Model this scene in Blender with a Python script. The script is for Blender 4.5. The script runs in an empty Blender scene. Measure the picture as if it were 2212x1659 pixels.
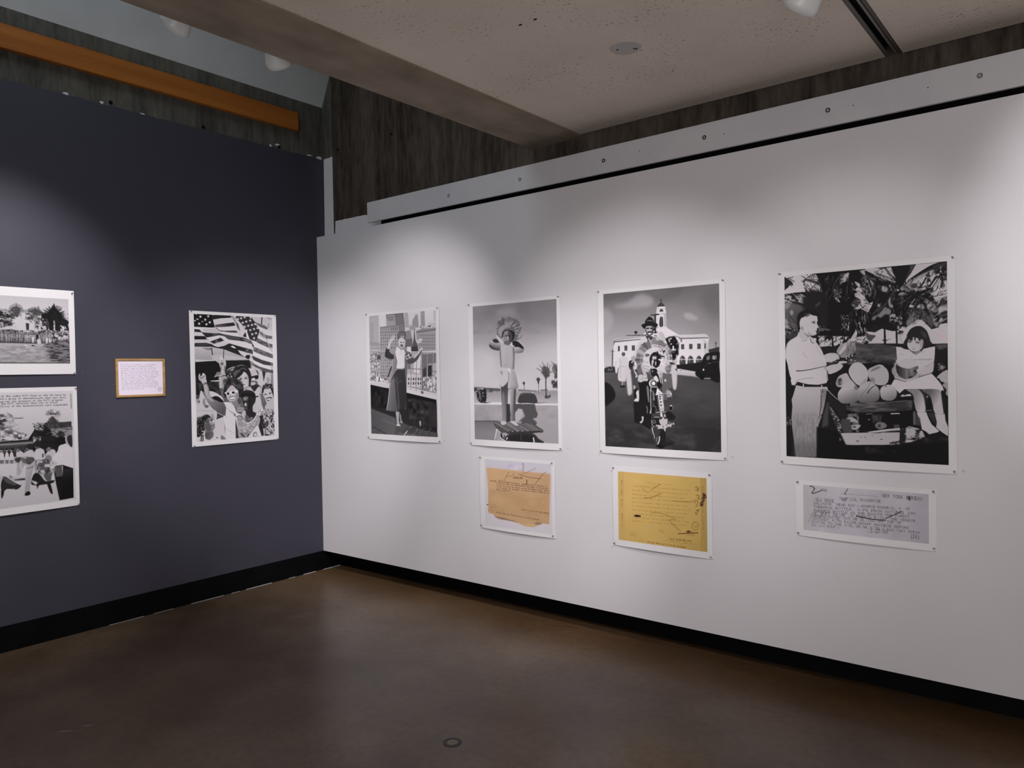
import bpy, bmesh, math, random
import numpy as np
from mathutils import Vector, Matrix

random.seed(3)
sc = bpy.context.scene
COL = sc.collection

# ---------------------------------------------------------------- camera
cam = bpy.data.cameras.new('camera'); cam.sensor_width = 36; cam.lens = 1633.49/2212*36
cam.clip_start = .05; cam.clip_end = 60
co = bpy.data.objects.new('camera', cam); COL.objects.link(co)
r = Vector((.77948859, .6261545, -.01811321)); u = Vector((.00471146, .02305449, .99972311)); f = Vector((-.62639871, .77935809, -.01502061))
co.matrix_world = Matrix(((r.x, u.x, -f.x, 5.1457), (r.y, u.y, -f.y, -3.8716), (r.z, u.z, -f.z, 1.6), (0, 0, 0, 1)))
sc.camera = co

# ---------------------------------------------------------------- world, exposure
w = bpy.data.worlds.new('world'); sc.world = w; w.use_nodes = True
w.node_tree.nodes['Background'].inputs[0].default_value = (.05, .055, .065, 1)
w.node_tree.nodes['Background'].inputs[1].default_value = .3
sc.view_settings.view_transform = 'Standard'; sc.view_settings.look = 'None'
sc.view_settings.gamma = 1; sc.view_settings.use_curve_mapping = False
sc.view_settings.exposure = 0.0

# ---------------------------------------------------------------- lights
def spot(x, y, z, tx, ty, tz, watts, deg, blend=.8, col=(1, .945, .958), rad=.035):
    l = bpy.data.lights.new('spot', 'SPOT'); l.energy = watts; l.spot_size = math.radians(deg); l.spot_blend = blend
    l.color = col; l.shadow_soft_size = rad
    o = bpy.data.objects.new('spot_light', l); COL.objects.link(o); o.location = (x, y, z)
    o.rotation_euler = (Vector((tx, ty, tz))-Vector((x, y, z))).to_track_quat('-Z', 'Y').to_euler()
def area(x, y, z, tx, ty, tz, watts, sx, sy, col):
    l = bpy.data.lights.new('area', 'AREA'); l.energy = watts; l.shape = 'RECTANGLE'; l.size = sx; l.size_y = sy; l.color = col
    o = bpy.data.objects.new('area_light', l); COL.objects.link(o); o.location = (x, y, z)
    o.rotation_euler = (Vector((tx, ty, tz))-Vector((x, y, z))).to_track_quat('-Z', 'Y').to_euler()
# track heads: (position, target, watts, cone)
HEADS = [
    ((1.87, -1.63, 3.215), (0.90, 0, 1.28), 96, 66),
    ((3.05, -2.45, 2.92), (2.95, 0, 1.38), 112, 54),
    ((4.20, -2.45, 2.92), (4.10, 0, 1.60), 58, 46),
    ((5.30, -2.40, 2.92), (5.48, 0, 2.10), 145, 46),
    ((2.72, -2.75, 2.95), (2.05, 0, .90), 66, 44),  # unseen spot added as fill between the neighbouring pools
    ((1.87, -2.12, 3.225), (0, -2.45, 1.62), 175, 64),
    ((2.55, -2.95, 2.95), (0, -0.42, 1.22), 265, 42),
]
LAMP_C = ((4.320, -1.182, 2.893), (1.284, .352, 0), 140, 46)
for p_, t_, e_, d_ in HEADS+[LAMP_C]:
    a_ = (Vector(t_)-Vector(p_)).normalized()
    q_ = Vector(p_)+a_*.03
    spot(q_.x, q_.y, q_.z, *t_, e_, d_)
# unseen fill added behind the viewer, low and overhead; daylight down the roof light
area(5.6, -6.85, 1.0, 5.0, -2, 3.0, 140, 5.0, 1.6, (1, .965, .97))  # low fill aimed up, added to brighten the ceiling
area(5.5, -5.2, 3.0, 5.5, -5.2, 0, 18, 3.0, 2.0, (1, .95, .93))
area(1.45, -2.4, 5.35, 1.2, -2.4, 0, 74, 1.0, 5.0, (.80, .92, 1))
# ---------------------------------------------------------------- print painter
def lin(c):
    c = np.asarray(c, float)/255.0
    return np.where(c <= .04045, c/12.92, ((c+.055)/1.055)**2.4)

def pts(s):
    if isinstance(s, str):
        return [tuple(float(v) for v in q.split(',')) for q in s.split()]
    return [tuple(q) for q in s]

def catmull(p, closed, n=6):
    p = [np.array(q, float) for q in p]
    m = len(p)
    if m < 3: return [tuple(q) for q in p]
    out = []
    for i in range(m if closed else m-1):
        if closed: a, b, c, d = p[i-1], p[i], p[(i+1) % m], p[(i+2) % m]
        else: a, b, c, d = p[max(i-1, 0)], p[i], p[i+1], p[min(i+2, m-1)]
        for k in range(n):
            t = k/n
            out.append(tuple(.5*((2*b)+(-a+c)*t+(2*a-5*b+4*c-d)*t*t+(-a+3*b-3*c+d)*t**3)))
    if not closed: out.append(tuple(p[-1]))
    return out

def box1(a, r, ax):
    if r < 1: return a
    n = a.shape[ax]
    c = np.cumsum(a, axis=ax)
    z = np.zeros_like(np.take(c, [0], axis=ax))
    c = np.concatenate([z, c], axis=ax)
    i = np.arange(n)
    hi = np.clip(i+r+1, 0, n); lo = np.clip(i-r, 0, n)
    w = (hi-lo).reshape([-1 if k == ax else 1 for k in range(a.ndim)])
    return (np.take(c, hi, axis=ax)-np.take(c, lo, axis=ax))/w

def blur(a, r):
    r = int(round(r))
    if r < 1: return a
    for _ in range(2):
        a = box1(box1(a, r, 0), r, 1)
    return a

class Pic:
    """a flat black-and-white or coloured print, drawn as shapes into an array"""
    def __init__(s, tl, tr, bl, br, w, h, base, seed=1):
        s.w, s.h = w, h
        s.im = np.zeros((h, w, 3)); s.im[:] = s.col(base)
        A = []; B = []
        for (x, y), (u, v) in zip((tl, tr, bl, br), ((0, 0), (w, 0), (0, h), (w, h))):
            A += [[x, y, 1, 0, 0, 0, -u*x, -u*y], [0, 0, 0, x, y, 1, -v*x, -v*y]]; B += [u, v]
        k = np.linalg.solve(np.array(A, float), np.array(B, float))
        s.H = np.append(k, 1).reshape(3, 3)
        s.px = h/max(1.0, ((bl[1]-tl[1])+(br[1]-tr[1]))/2)
        s.rng = np.random.RandomState(seed)
        s.F(0, 0, 1)
    def col(s, c):
        return np.array([c, c, c], float) if np.isscalar(c) else np.array(c, float)
    def F(s, x0, y0, sc): s.f = (x0, y0, sc)
    def m(s, p):
        p = np.array(p, float).reshape(-1, 2)
        q = np.c_[s.f[0]+p[:, 0]/s.f[2], s.f[1]+p[:, 1]/s.f[2], np.ones(len(p))]@s.H.T
        return q[:, :2]/q[:, 2:]
    def k(s): return s.px/s.f[2]
    def mask(s, q, pad=0):
        x0 = int(max(0, np.floor(q[:, 0].min())-pad)); x1 = int(min(s.w, np.ceil(q[:, 0].max())+pad+1))
        y0 = int(max(0, np.floor(q[:, 1].min())-pad)); y1 = int(min(s.h, np.ceil(q[:, 1].max())+pad+1))
        if x1 <= x0 or y1 <= y0: return None
        X = np.arange(x0, x1)+.5; M = np.zeros((y1-y0, x1-x0), bool); Y = np.arange(y0, y1)+.5
        n = len(q)
        for i in range(n):
            (ax, ay), (bx, by) = q[i], q[(i+1) % n]
            if ay == by: continue
            lo, hi = min(ay, by), max(ay, by)
            r = np.nonzero((Y >= lo) & (Y < hi))[0]
            if len(r) == 0: continue
            xc = ax+(Y[r]-ay)*(bx-ax)/(by-ay)
            M[r] ^= X[None, :] > xc[:, None]
        return x0, y0, M.astype(float)
    def put(s, mk, c, a=1.0, b=0):
        if mk is None: return
        x0, y0, M = mk
        if b: M = blur(M, b)
        h, w = M.shape
        R = s.im[y0:y0+h, x0:x0+w]
        M = (M*a)[..., None]
        s.im[y0:y0+h, x0:x0+w] = R*(1-M)+s.col(c)*M if not callable(c) else R*(1-M)+c(x0, y0, w, h)*M
    def P(s, p, c, sm=0, b=0, a=1.0):           # filled polygon, sm = rounded, b = soft edge
        p = pts(p)
        if sm: p = catmull(p, True)
        bb = b*s.k()
        s.put(s.mask(s.m(p), int(bb*2+2)), c, a, bb)
    def S(s, p, c, b=0, a=1.0): s.P(p, c, 1, b, a)
    def G(s, p, c0, c1, g, sm=0, b=0, a=1.0):   # gradient from g[0] to g[1]
        g0, g1 = s.m(pts(g)); d = g1-g0; L = d@d
        k0, k1 = s.col(c0), s.col(c1)
        def fn(x0, y0, w, h):
            X, Y = np.meshgrid(np.arange(x0, x0+w)+.5, np.arange(y0, y0+h)+.5)
            t = np.clip(((X-g0[0])*d[0]+(Y-g0[1])*d[1])/L, 0, 1)[..., None]
            return k0*(1-t)+k1*t
        s.P(p, fn, sm, b, a)
    def E(s, x, y, rx, ry, c, rot=0, b=0, a=1.0, n=20):
        t = np.linspace(0, 2*np.pi, n, endpoint=False); r = np.radians(rot)
        s.P([(x+rx*np.cos(i)*np.cos(r)-ry*np.sin(i)*np.sin(r), y+rx*np.cos(i)*np.sin(r)+ry*np.sin(i)*np.cos(r)) for i in t], c, 0, b, a)
    def L(s, p, w, c, w2=None, sm=1, b=0, a=1.0):  # stroke
        p = pts(p)
        if sm and len(p) > 2: p = catmull(p, False, 5)
        p = np.array(p, float); n = len(p)
        if n < 2: return
        w2 = w if w2 is None else w2
        d = np.gradient(p, axis=0); d /= np.maximum(np.linalg.norm(d, axis=1), 1e-9)[:, None]
        N = np.c_[-d[:, 1], d[:, 0]]; ww = np.linspace(w, w2, n)[:, None]/2
        s.P(np.r_[p+N*ww, (p-N*ww)[::-1]], c, 0, b, a)
    def Z(s, p, lo, hi, sc, thr=.5, hard=.15, ax=1.0, sm=0, b=0, a=1.0):  # blotchy tone
        k = max(2.0, sc*s.k()); R = s.rng
        def fn(x0, y0, w, h):
            out = np.zeros((h, w)); amp = 1; tot = 0
            for o in range(3):
                kk = k/2**o
                if kk < 1.5: break
                gw, gh = int(w/(kk*ax))+3, int(h/kk)+3
                g = R.rand(gh, gw)
                X = np.arange(w)/(kk*ax); Y = np.arange(h)/kk
                xi = X.astype(int); yi = Y.astype(int); fx = X-xi; fy = Y-yi
                fx = fx*fx*(3-2*fx); fy = (fy*fy*(3-2*fy))[:, None]
                v = (g[yi][:, xi]*(1-fx)+g[yi][:, xi+1]*fx)*(1-fy)+(g[yi+1][:, xi]*(1-fx)+g[yi+1][:, xi+1]*fx)*fy
                out += v*amp; tot += amp; amp *= .55
            t = np.clip((out/tot-thr)/hard+.5, 0, 1)[..., None]
            return s.col(lo)*(1-t)+s.col(hi)*t
        s.P(p, fn, sm, b or min(sc*.3, 9), a)
    def leaves(s, x0, y0, x1, y1, n, tones, l, w, ang, spread, a=.9):  # scattered narrow leaves
        for _ in range(n):
            x, y = s.rng.uniform(x0, x1), s.rng.uniform(y0, y1); t = math.radians(ang+s.rng.uniform(-spread, spread)); q = l*s.rng.uniform(.5, 1.2)
            dx, dy = q*math.cos(t), q*math.sin(t)
            s.L([(x-dx, y-dy), (x+dy*.12, y-dx*.12), (x+dx, y+dy)], w*s.rng.uniform(.6, 1.2), s.rng.choice(tones), w*.3, b=1, a=a)
    def frond(s, x0, y0, x1, y1, sag, ll, n, c, w=3, hang=.6, a=1.0):  # palm frond: spine with leaflets
        p0 = np.array([x0, y0], float); p2 = np.array([x1, y1], float)
        d = p2-p0; nrm = np.array([-d[1], d[0]]); nrm = nrm/np.linalg.norm(nrm)
        if nrm[1] > 0: nrm = -nrm
        p1 = (p0+p2)/2+nrm*sag
        B = lambda t: p0*(1-t)**2+p1*2*t*(1-t)+p2*t*t
        s.L([B(t) for t in np.linspace(0, 1, 8)], w, c, w*.4, a=a)
        for i in range(1, n):
            t = i/n; q = B(t); tn = B(min(1, t+.02))-B(max(0, t-.02)); tn /= np.linalg.norm(tn)
            l = ll*(1-.55*abs(2*t-.8))*s.rng.uniform(.7, 1.15)
            for sg in (-1, 1):
                nn = np.array([-tn[1], tn[0]])*sg
                e = q+(tn*.65+nn*.6+np.array([0, hang]))*l*.75
                s.L([q, (q+e)/2+nn*l*.08, e], w*.9, c, w*.25, a=a)
    def dots(s, p, n, c0, c1, r0, r1, a=1.0):
        q = np.array(pts(p)); lo, hi = q.min(0), q.max(0)
        for _ in range(n):
            x, y = s.rng.uniform(lo, hi); r = s.rng.uniform(r0, r1)
            s.E(x, y, r*s.rng.uniform(.6, 1.6), r, s.rng.uniform(c0, c1), s.rng.uniform(0, 180), a=a, n=8)
    def T(s, t, x0, y0, x1, y1, h, c, a=1.0, fat=0, pitch=None):   # typewriter line, baseline x0,y0 - x1,y1
        n = len(t); p0 = np.array([x0, y0], float); d = (np.array([x1, y1], float)-p0)/max(1, n)
        up = np.array([0, -h]); K = s.k()
        for i, ch in enumerate(t):
            if ch == ' ': continue
            aa = a*s.rng.uniform(.75, 1)
            for tri in glyph(ch):
                q = [p0+d*(i+.5+(x-.5)*1.15)+up*y for x, y in tri]
                if fat:
                    c0 = sum(q)/len(q); q = [c0+(v-c0)*(1+fat) for v in q]
                s.put(s.mask(s.m(q), 1), c, aa)
    def done(s, soft=1, grain=3.0, tint=(1, .985, 1.01)):
        im = s.im
        if soft: im = np.stack([box1(box1(im[..., i], soft, 0), soft, 1) for i in range(3)], -1)
        g = s.rng.normal(0, grain, im.shape[:2]); g = box1(box1(g, 1, 0), 1, 1)*2
        im = im+g[..., None]
        return np.clip(im*np.array(tint), 0, 255)

_gl = {}
def glyph(ch):
    """triangles of one letter of Blender's built-in font, in a unit cell"""
    if ch not in _gl:
        cu = bpy.data.curves.new('letter', 'FONT'); cu.body = ch; cu.size = 1.0; cu.resolution_u = 2
        ob = bpy.data.objects.new('letter', cu); bpy.context.scene.collection.objects.link(ob)
        bpy.context.view_layer.update()
        me = ob.evaluated_get(bpy.context.evaluated_depsgraph_get()).to_mesh()
        V = [(v.co.x, v.co.y) for v in me.vertices]
        tr = []
        if V:
            xs = [v[0] for v in V]; cx = (min(xs)+max(xs))/2; wd = max(max(xs)-min(xs), .3)
            me.calc_loop_triangles()
            for t in me.loop_triangles:
                tr.append([(.5+(V[i][0]-cx)/wd*.72*min(1, (max(xs)-min(xs))/.3), V[i][1]/.70) for i in t.vertices])
        _gl[ch] = tr
        bpy.data.objects.remove(ob); bpy.data.curves.remove(cu)
    return _gl[ch]
def art_coconuts():
    p = Pic((1695.6,597.3),(2046.1,564.1),(1699.2,985.4),(2049.7,1004),1080,1350,22,4)
    A = lambda: p.F(1690,560,7.21); B = lambda: p.F(1870,550,7.21); C = lambda: p.F(1690,780,7.21); D = lambda: p.F(1870,780,7.21)
    A()
    # sky through the palms, left
    p.S('38,262 300,240 505,232 560,290 570,340 600,380 592,470 620,505 430,512 300,515 160,535 45,548',180)
    p.frond(30,300,200,350,30,60,12,45,6); p.frond(20,330,170,400,20,80,12,28,9); p.S('38,290 90,310 150,350 175,400 130,400 100,440 60,470 38,480',35)
    p.L('80,300 150,290 175,275',12,60); p.frond(600,330,330,350,45,50,16,50,7)
    p.S('330,345 360,310 430,315 520,340 600,365 600,420 540,390 480,370 420,345 370,325 345,370',60)
    for x in (385,455,510): p.P([(x-25,510),(x-8,460),(x+12,510)],40)
    p.S('45,590 120,575 200,545 260,560 300,600 335,640 335,690 290,670 240,650 140,655 45,665',150)
    p.Z('45,545 200,540 340,560 360,700 200,650 45,640',30,150,34,.5,.2)
    p.P('45,540 90,545 170,525 330,510 330,545 240,550 150,560 45,585',28)
    p.S('255,620 310,600 335,660 325,690 280,660',165)
    p.G('45,680 200,690 380,760 290,830 250,930 262,1150 180,1200 60,1000 45,860',92,45,'60,700 260,1100',1,14)
    p.S('45,700 95,680 130,710 100,760 60,780',120,8); p.S('130,810 165,800 175,850 140,870',135,6)
    p.S('130,930 170,960 250,1060 258,1130 180,1090 120,1000',88,10,.7)
    p.S('42,930 85,960 120,1080 60,1075 42,1060',140,8); p.P('70,1160 150,1090 175,1100 90,1180',165); p.P('45,1200 110,1140 60,1230',130)
    p.Z('45,1080 200,1080 200,1230 45,1260',25,120,26,.55,.2,1.5)
    p.S('60,1180 200,1150 230,1200 150,1260 60,1250',50,8); p.P('45,1250 110,1220 120,1290 60,1310',28)
    # big dark mass detail
    p.S('360,520 640,500 720,700 700,1000 560,1150 560,860 420,790 330,760',30,20)
    p.P('520,720 600,650 590,700 530,750',75,0,8,.8); p.P('660,330 740,240 720,290 680,335',80,0,5); 
    p.L('900,270 840,350 800,440 790,520',20,70,6,b=4)
    # light leaves centre
    p.S('925,300 990,230 1045,215 1025,300 985,350 930,370 905,395 900,380 940,330 915,320',165,2)
    p.Z('900,230 1050,210 1020,340 900,390',60,175,16,.45,.2,.5,a=.4)
    p.S('800,520 850,460 885,480 870,520 910,545 840,570 880,620 905,675 850,640 815,590 830,550',150,3)
    p.Z('800,460 930,460 930,600 800,600',20,150,18,.55,.15,a=.6)
    p.S('1135,350 1200,375 1220,410 1200,440 1240,460 1250,500 1230,530 1280,560 1300,600 1370,650 1370,720 1280,730 1215,770 1130,780 1120,740 1200,710 1150,680 1225,650 1190,610 1140,580 1130,530 1170,520 1150,460 1190,430 1150,400',172,2)
    p.S('1080,700 1110,650 1160,610 1210,625 1230,680 1190,700 1180,745 1100,740',60,6); p.P('1085,705 1130,700 1110,740',120,0,4)
    p.S('1260,260 1330,300 1370,400 1370,520 1310,480 1270,400',90,14); p.P('1210,180 1290,160 1370,250 1370,300 1250,230',150,0,5)
    p.P('1300,170 1370,210 1370,250',30); p.Z('1230,300 1370,300 1370,600 1260,560',18,110,30,.5,.3,.5,b=6)
    p.P('1230,770 1370,705 1370,780 1320,825 1270,790',172)
    p.Z('930,880 1060,870 1050,1120 930,1130',18,150,26,.62,.12,.5); p.L('1035,1040 1032,1110',20,165,8)
    p.Z('1140,800 1370,800 1370,1150 1180,1150',18,140,44,.66,.14,.4); p.L('1300,860 1280,920 1305,980',30,110,10,b=3)
    p.Z('560,1040 760,1040 760,1150 560,1150',18,80,40,.6,.2,b=5)
    # horizon, light through trunks
    B()
    p.P('0,1170 40,1200 180,1190 260,1150 430,1190 470,1180 590,1140 650,1120 800,1010 870,985 950,1080 1030,1160 1140,1130 1160,1070 1275,1060 1285,1385 590,1385 0,1390',176)
    A(); p.Z('560,1190 1180,1210 1340,1180 1340,1330 760,1350 590,1365',25,176,60,.5,.08,.8)
    p.P('785,1205 940,1195 880,1260 800,1280',172); p.S('810,1300 870,1260 910,1255 880,1320 830,1345',172); p.P('670,1300 730,1255 770,1290 775,1355 690,1350',168); p.P('590,1290 620,1310 640,1360 590,1362',165)
    p.L('780,1200 800,1380',22,25); p.Z('1140,1240 1280,1250 1270,1330 1150,1310',40,176,26,.42,.12)
    p.P('610,1365 860,1350 850,1500 640,1490',30)
    # grass behind
    B(); p.Z('-260,1390 480,1385 500,1660 420,1800 -280,1800',48,92,40,.5,.8,3); p.P('-290,1330 -100,1370 0,1400 -100,1420 -290,1400',60,0,10)
    p.P('0,1385 480,1385 640,1395 620,1450 480,1430 300,1400',30,0,5)
    # right tree canopy
    p.P('0,230 110,210 320,190 700,155 800,145 1270,100 1275,1060 1160,1080 1140,1130 1030,1160 870,985 800,1010 650,1120 500,1180 430,1190 260,1150 40,1200 0,1180',24)
    p.P('0,215 110,212 200,210 260,240 300,210 400,195 420,250 440,300 480,380 465,450 400,430 330,380 250,380 180,330 0,245',165)
    p.L('300,205 380,300 480,400',34,30); p.frond(-20,260,480,440,-40,70,24,30,9); p.L('10,270 150,330 260,400 460,470',24,26)
    p.Z('60,215 300,210 430,300 450,420 250,340 100,260',30,170,34,.35,.1,a=.5)
    p.P('0,300 90,370 130,480 150,690 110,640 0,560',70,0,20); p.Z('0,320 130,440 150,690 0,640',25,140,40,.5,.3,.5,b=8)
    p.P('0,680 60,760 120,730 100,800 40,900 0,870',172); p.P('0,640 60,660 140,690 60,720 0,700',25)
    p.P('700,160 790,150 700,290 640,430 600,450 690,240',60,0,10); p.P('790,150 1200,115 1000,180 860,260 700,370 640,440 630,400 710,290',172)
    p.L('1260,110 1060,160 880,260 760,360 660,440',26,24,10); 
    p.Z('680,400 900,290 1180,180 1275,300 1275,700 1120,770 1050,640 940,540 800,560 640,600 560,520',38,168,70,.44,.16,.8)
    p.frond(1270,120,560,500,60,70,40,40,7,.8); p.L('1120,330 1030,450 960,560',30,30); p.L('950,350 900,440 840,520',24,30); p.L('1250,240 1210,350 1180,500',44,38,16,b=4)
    p.P('1060,170 1260,110 1275,330 1200,420 1160,260 1060,300',48,0,12); p.Z('1080,200 1270,180 1230,380 1090,330',30,170,34,.55,.1)
    p.S('1060,440 1130,360 1180,420 1150,520 1160,600 1090,610 1060,540',172,3)
    p.S('550,510 620,470 740,430 800,450 840,420 830,480 760,530 640,580 620,550 560,560',130,5); p.S('700,470 790,450 810,500 730,520',55,8)
    p.S('515,620 560,590 640,600 665,640 600,660 540,650',168,3); p.dots('380,480 520,560',10,120,175,9,20)
    p.S('245,500 300,490 345,520 350,585 300,580 250,560',150,8); p.P('190,470 260,500 240,540 200,520',70,0,8)
    p.S('480,650 700,610 820,640 910,720 800,800 600,800 450,760',27,15); p.S('360,700 400,660 390,720 400,760 430,790 420,830 370,800',140,4)
    p.E(203,790,18,24,182); p.S('100,1010 130,960 200,930 250,880 300,820 350,830 400,870 380,930 310,930 240,980 180,960 150,1010',118,8)
    p.dots('380,920 560,1080',12,110,170,10,26); p.Z('380,930 480,960 470,1080 380,1060',30,160,26,.5,.15); p.Z('500,960 560,960 560,1050 500,1050',30,170,20,.5,.15)
    p.S('820,640 940,690 1060,760 1110,830 1100,900 1000,860 960,820 1040,850 960,760 900,690',120,6); p.S('800,830 830,780 900,770 930,810 900,850 850,830',172,4)
    p.S('680,800 700,780 750,790 740,820 690,820',165,3); p.Z('930,680 1120,780 1110,860 960,840',60,150,30,.5,.3)
    p.G('640,1040 700,960 760,880 800,850 880,850 980,930 1040,1060 1040,1140 1000,1100 880,990 800,1010 660,1110',110,75,'680,1000 1000,1000',1,8); p.S('780,850 850,830 910,900 880,990 820,1000 790,930',42,14)
    p.S('1010,930 1060,960 1140,1090 1120,1130 1060,1080',120,10); p.Z('1080,780 1275,720 1275,900 1160,960',60,150,50,.5,.3)
    p.P('1100,800 1200,720 1275,700 1275,760 1160,800 1110,830',45,0,6); p.P('1130,970 1200,890 1275,870 1275,1050 1180,1060',40,0,5); p.S('1140,1040 1180,970 1210,1020 1160,1055',140,5)
    p.P('1050,660 1100,710 1200,600 1275,560 1275,600 1180,690',170,0,5)
    p.P('0,1190 60,1150 150,1100 300,1100 430,1150 420,1190 250,1150 150,1210',28)
    p.L('480,1050 485,1200 490,1390',34,26,26); p.L('300,1160 305,1385',26,26,36); p.P('255,1325 360,1325 330,1340 280,1345',26); p.L('510,1190 570,1370',7,120)
    p.Z('500,1100 640,1130 560,1250 500,1230',40,176,30,.5,.15); p.S('0,1200 60,1240 160,1260 120,1310 80,1350 20,1300',60,4,.9); p.P('0,1330 60,1360 0,1390',30)
    p.L('355,1325 395,1305',6,60)
    p.E(1205,1270,50,30,(196,165,172),0,14,.7)
    # ground right of girl
    p.P('1080,1385 1285,1380 1290,1680 1060,1680',28); p.P('1080,1400 1270,1385 1270,1440 1150,1480',75,0,10)
    B(); LT = (150, 165, 178); MD = (60, 75, 95); DK = (18, 22, 28)
    p.leaves(130,480,480,900,26,DK+MD,60,16,110,25); p.leaves(480,560,900,1000,40,DK+MD,70,16,130,40); p.leaves(560,420,1250,760,60,LT+DK,55,14,140,30,.8); p.leaves(640,860,1060,1080,36,(70,90,110,30),60,14,70,40,.8)
    p.leaves(1080,560,1275,1040,40,LT+DK+MD,60,14,150,25,.8); p.leaves(120,280,440,420,26,LT+DK,45,12,35,20,.8)
    for x0,y0,x1,y1,sg in((480,420,150,300,40),(480,420,230,640,-50),(490,430,700,200,30),(490,430,760,620,50),(500,450,330,700,-40),(820,620,1120,800,70),(820,620,560,820,60),(820,640,980,960,30),(1260,130,1000,560,-40),(1260,140,1180,520,10)): p.frond(x0,y0,x1,y1,sg,80,15,24,9,.7)
    for x0,y0,x1,y1,sg in((470,520,180,900,-40),(820,660,640,1000,-30)): p.frond(x0,y0,x1,y1,sg,70,13,88,6,.8,.6)
    A()
    p.leaves(330,240,620,520,36,DK+MD,55,13,60,25,.85); p.leaves(40,560,330,690,24,LT+DK,45,12,30,20,.8); p.leaves(650,240,1100,620,40,(30,45,60,80),70,16,115,25,.7); p.leaves(1100,360,1370,800,44,LT+DK,50,14,35,25,.75); p.leaves(900,820,1340,1120,46,(30,50,90,130),45,10,85,20,.7)
    p.leaves(560,1180,1000,1340,34,DK,50,12,120,40,.9); p.leaves(40,880,250,1180,26,(50,80,110,30),60,14,60,20,.6)
    for x0,y0,x1,y1,sg in((600,220,330,350,60),(640,230,420,480,-40),(780,300,560,640,-50),(900,250,800,640,-40),(1150,700,960,1000,-40)): p.frond(x0,y0,x1,y1,sg,70,14,34,8,.7)
    B()
    # girl hair and head
    p.S('595,1370 640,1290 650,1240 700,1160 780,1115 870,1115 950,1180 990,1270 1010,1340 1040,1390 1000,1430 900,1450 700,1440 620,1410',34,2)
    p.S('860,1190 930,1220 960,1300 900,1260',70,14,.8); p.L('900,1240 960,1330 975,1400',10,60,4,b=3)
    p.S('655,1370 670,1330 700,1295 760,1280 840,1310 895,1330 895,1400 870,1470 800,1505 740,1505 680,1470 655,1420',172,1)
    p.S('850,1320 900,1330 895,1420 860,1470 850,1400',140,8,.8)
    for x,w in((700,26),(725,20),(772,18),(845,34)): p.P([(x-w,1270),(x+w,1270),(x+w*.3,1338),(x-w*.4,1338)],36)
    p.E(690,1358,30,9,60,-5,3); p.E(810,1368,34,9,66,8,3); p.L('660,1345 690,1338 725,1348',7,60); p.L('780,1350 820,1348 845,1362',6,70)
    p.L('725,1470 770,1470',8,105,b=2); p.L('735,1440 765,1442',5,130,b=2); p.S('690,1480 740,1520 760,1550 700,1510',110,4); p.L('750,1530 820,1505 870,1470',10,50,5)
    p.S('690,1500 760,1520 860,1490 870,1540 790,1560 700,1530',130,4)
    # dress
    p.P('478,1430 560,1440 600,1465 680,1480 740,1540 790,1560 870,1510 900,1465 1000,1440 1085,1425 1080,1560 1070,1660 1060,1760 500,1760 490,1600',180)
    p.L('530,1550 560,1545 600,1560',6,150); p.L('720,1560 715,1680',5,158); p.L('560,1470 620,1500',5,150); p.L('930,1480 880,1530',5,155)
    # ground low
    D(); p.P('-1000,120 20,30 470,0 1290,0 1300,1620 -1000,1620',22); p.Z('1060,20 1280,30 1280,160 1120,200',22,90,40,.6,.2,b=4); p.E(1190,95,34,36,125,0,6)
    p.Z('-60,-60 480,-10 440,60 360,60 240,10 40,30',30,70,40,.5,.5,b=6)
    p.S('1110,250 1180,180 1285,140 1285,330 1220,330 1180,320 1150,270',158,2); p.S('1185,310 1230,340 1210,360',25); p.S('1200,360 1285,335 1285,530 1250,500 1260,440 1220,400',140,3)
    # arms and pot
    p.S('440,90 480,0 600,-20 960,-40 1060,-20 1060,120 1040,170 940,210 800,250 760,290 640,310 540,300 460,240 415,170',150,2)
    p.S('420,110 480,80 500,190 560,260 500,270 440,200 415,160',110,8); p.S('640,280 760,250 860,210 1000,190 1055,130 1040,60 900,110 780,170 700,240',168,4)
    p.P('470,-20 1060,-20 1062,60 980,70 900,110 820,160 800,90 700,100 560,90 500,40',176,0,2); p.L('1060,20 980,60 915,80',8,130,b=2)
    p.S('420,110 470,70 500,130 500,200 560,260 500,275 440,210 415,160',140,4); p.E(652,125,172,148,92); p.G('480,60 560,40 640,110 640,270 560,250 500,190',36,96,'490,120 640,120',1,5); p.G('700,90 800,60 822,110 800,190 740,240 700,180',120,70,'720,120 820,140',1,5); p.L('645,110 645,262',22,120,b=8); p.S('500,55 540,0 640,-40 760,-10 815,60 790,80 740,95 690,115 640,112 560,92 520,70',172,2); p.L('500,60 560,92 640,114 700,110 800,74',5,120)
    p.S('455,235 520,275 600,300 700,290 760,262 800,215 860,180 820,260 740,300 620,320 520,310 460,270',150,3); p.L('455,235 540,275 640,300 760,265',10,182); p.L('470,262 560,300 640,318',6,50); p.S('668,248 740,232 700,262',40,2); p.E(772,150,16,15,34,0,2); p.S('800,130 880,90 900,120 820,170',172,3); p.L('478,205 505,215',9,190)
    p.L('455,235 540,275 640,300 760,265',12,182); p.L('470,260 560,300 640,318',7,50); p.S('660,245 740,230 700,260',40,2); p.E(770,155,18,16,30,0,2); p.L('480,200 500,210',8,190)
    # skirt
    p.P('400,370 450,280 520,300 620,320 720,300 860,240 1030,190 1080,240 1150,320 1200,390 1225,460 1150,470 1140,440 800,432 600,435 620,520 560,540 530,500 470,430',182)
    p.L('850,437 1140,445',5,120); p.S('560,500 600,460 625,500 600,550 540,545',150,2); p.P('600,440 720,520 725,540 545,552 530,500',30); p.P('570,520 700,510 720,540 545,548',175); p.P('620,480 640,520 600,530',30)
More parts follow.
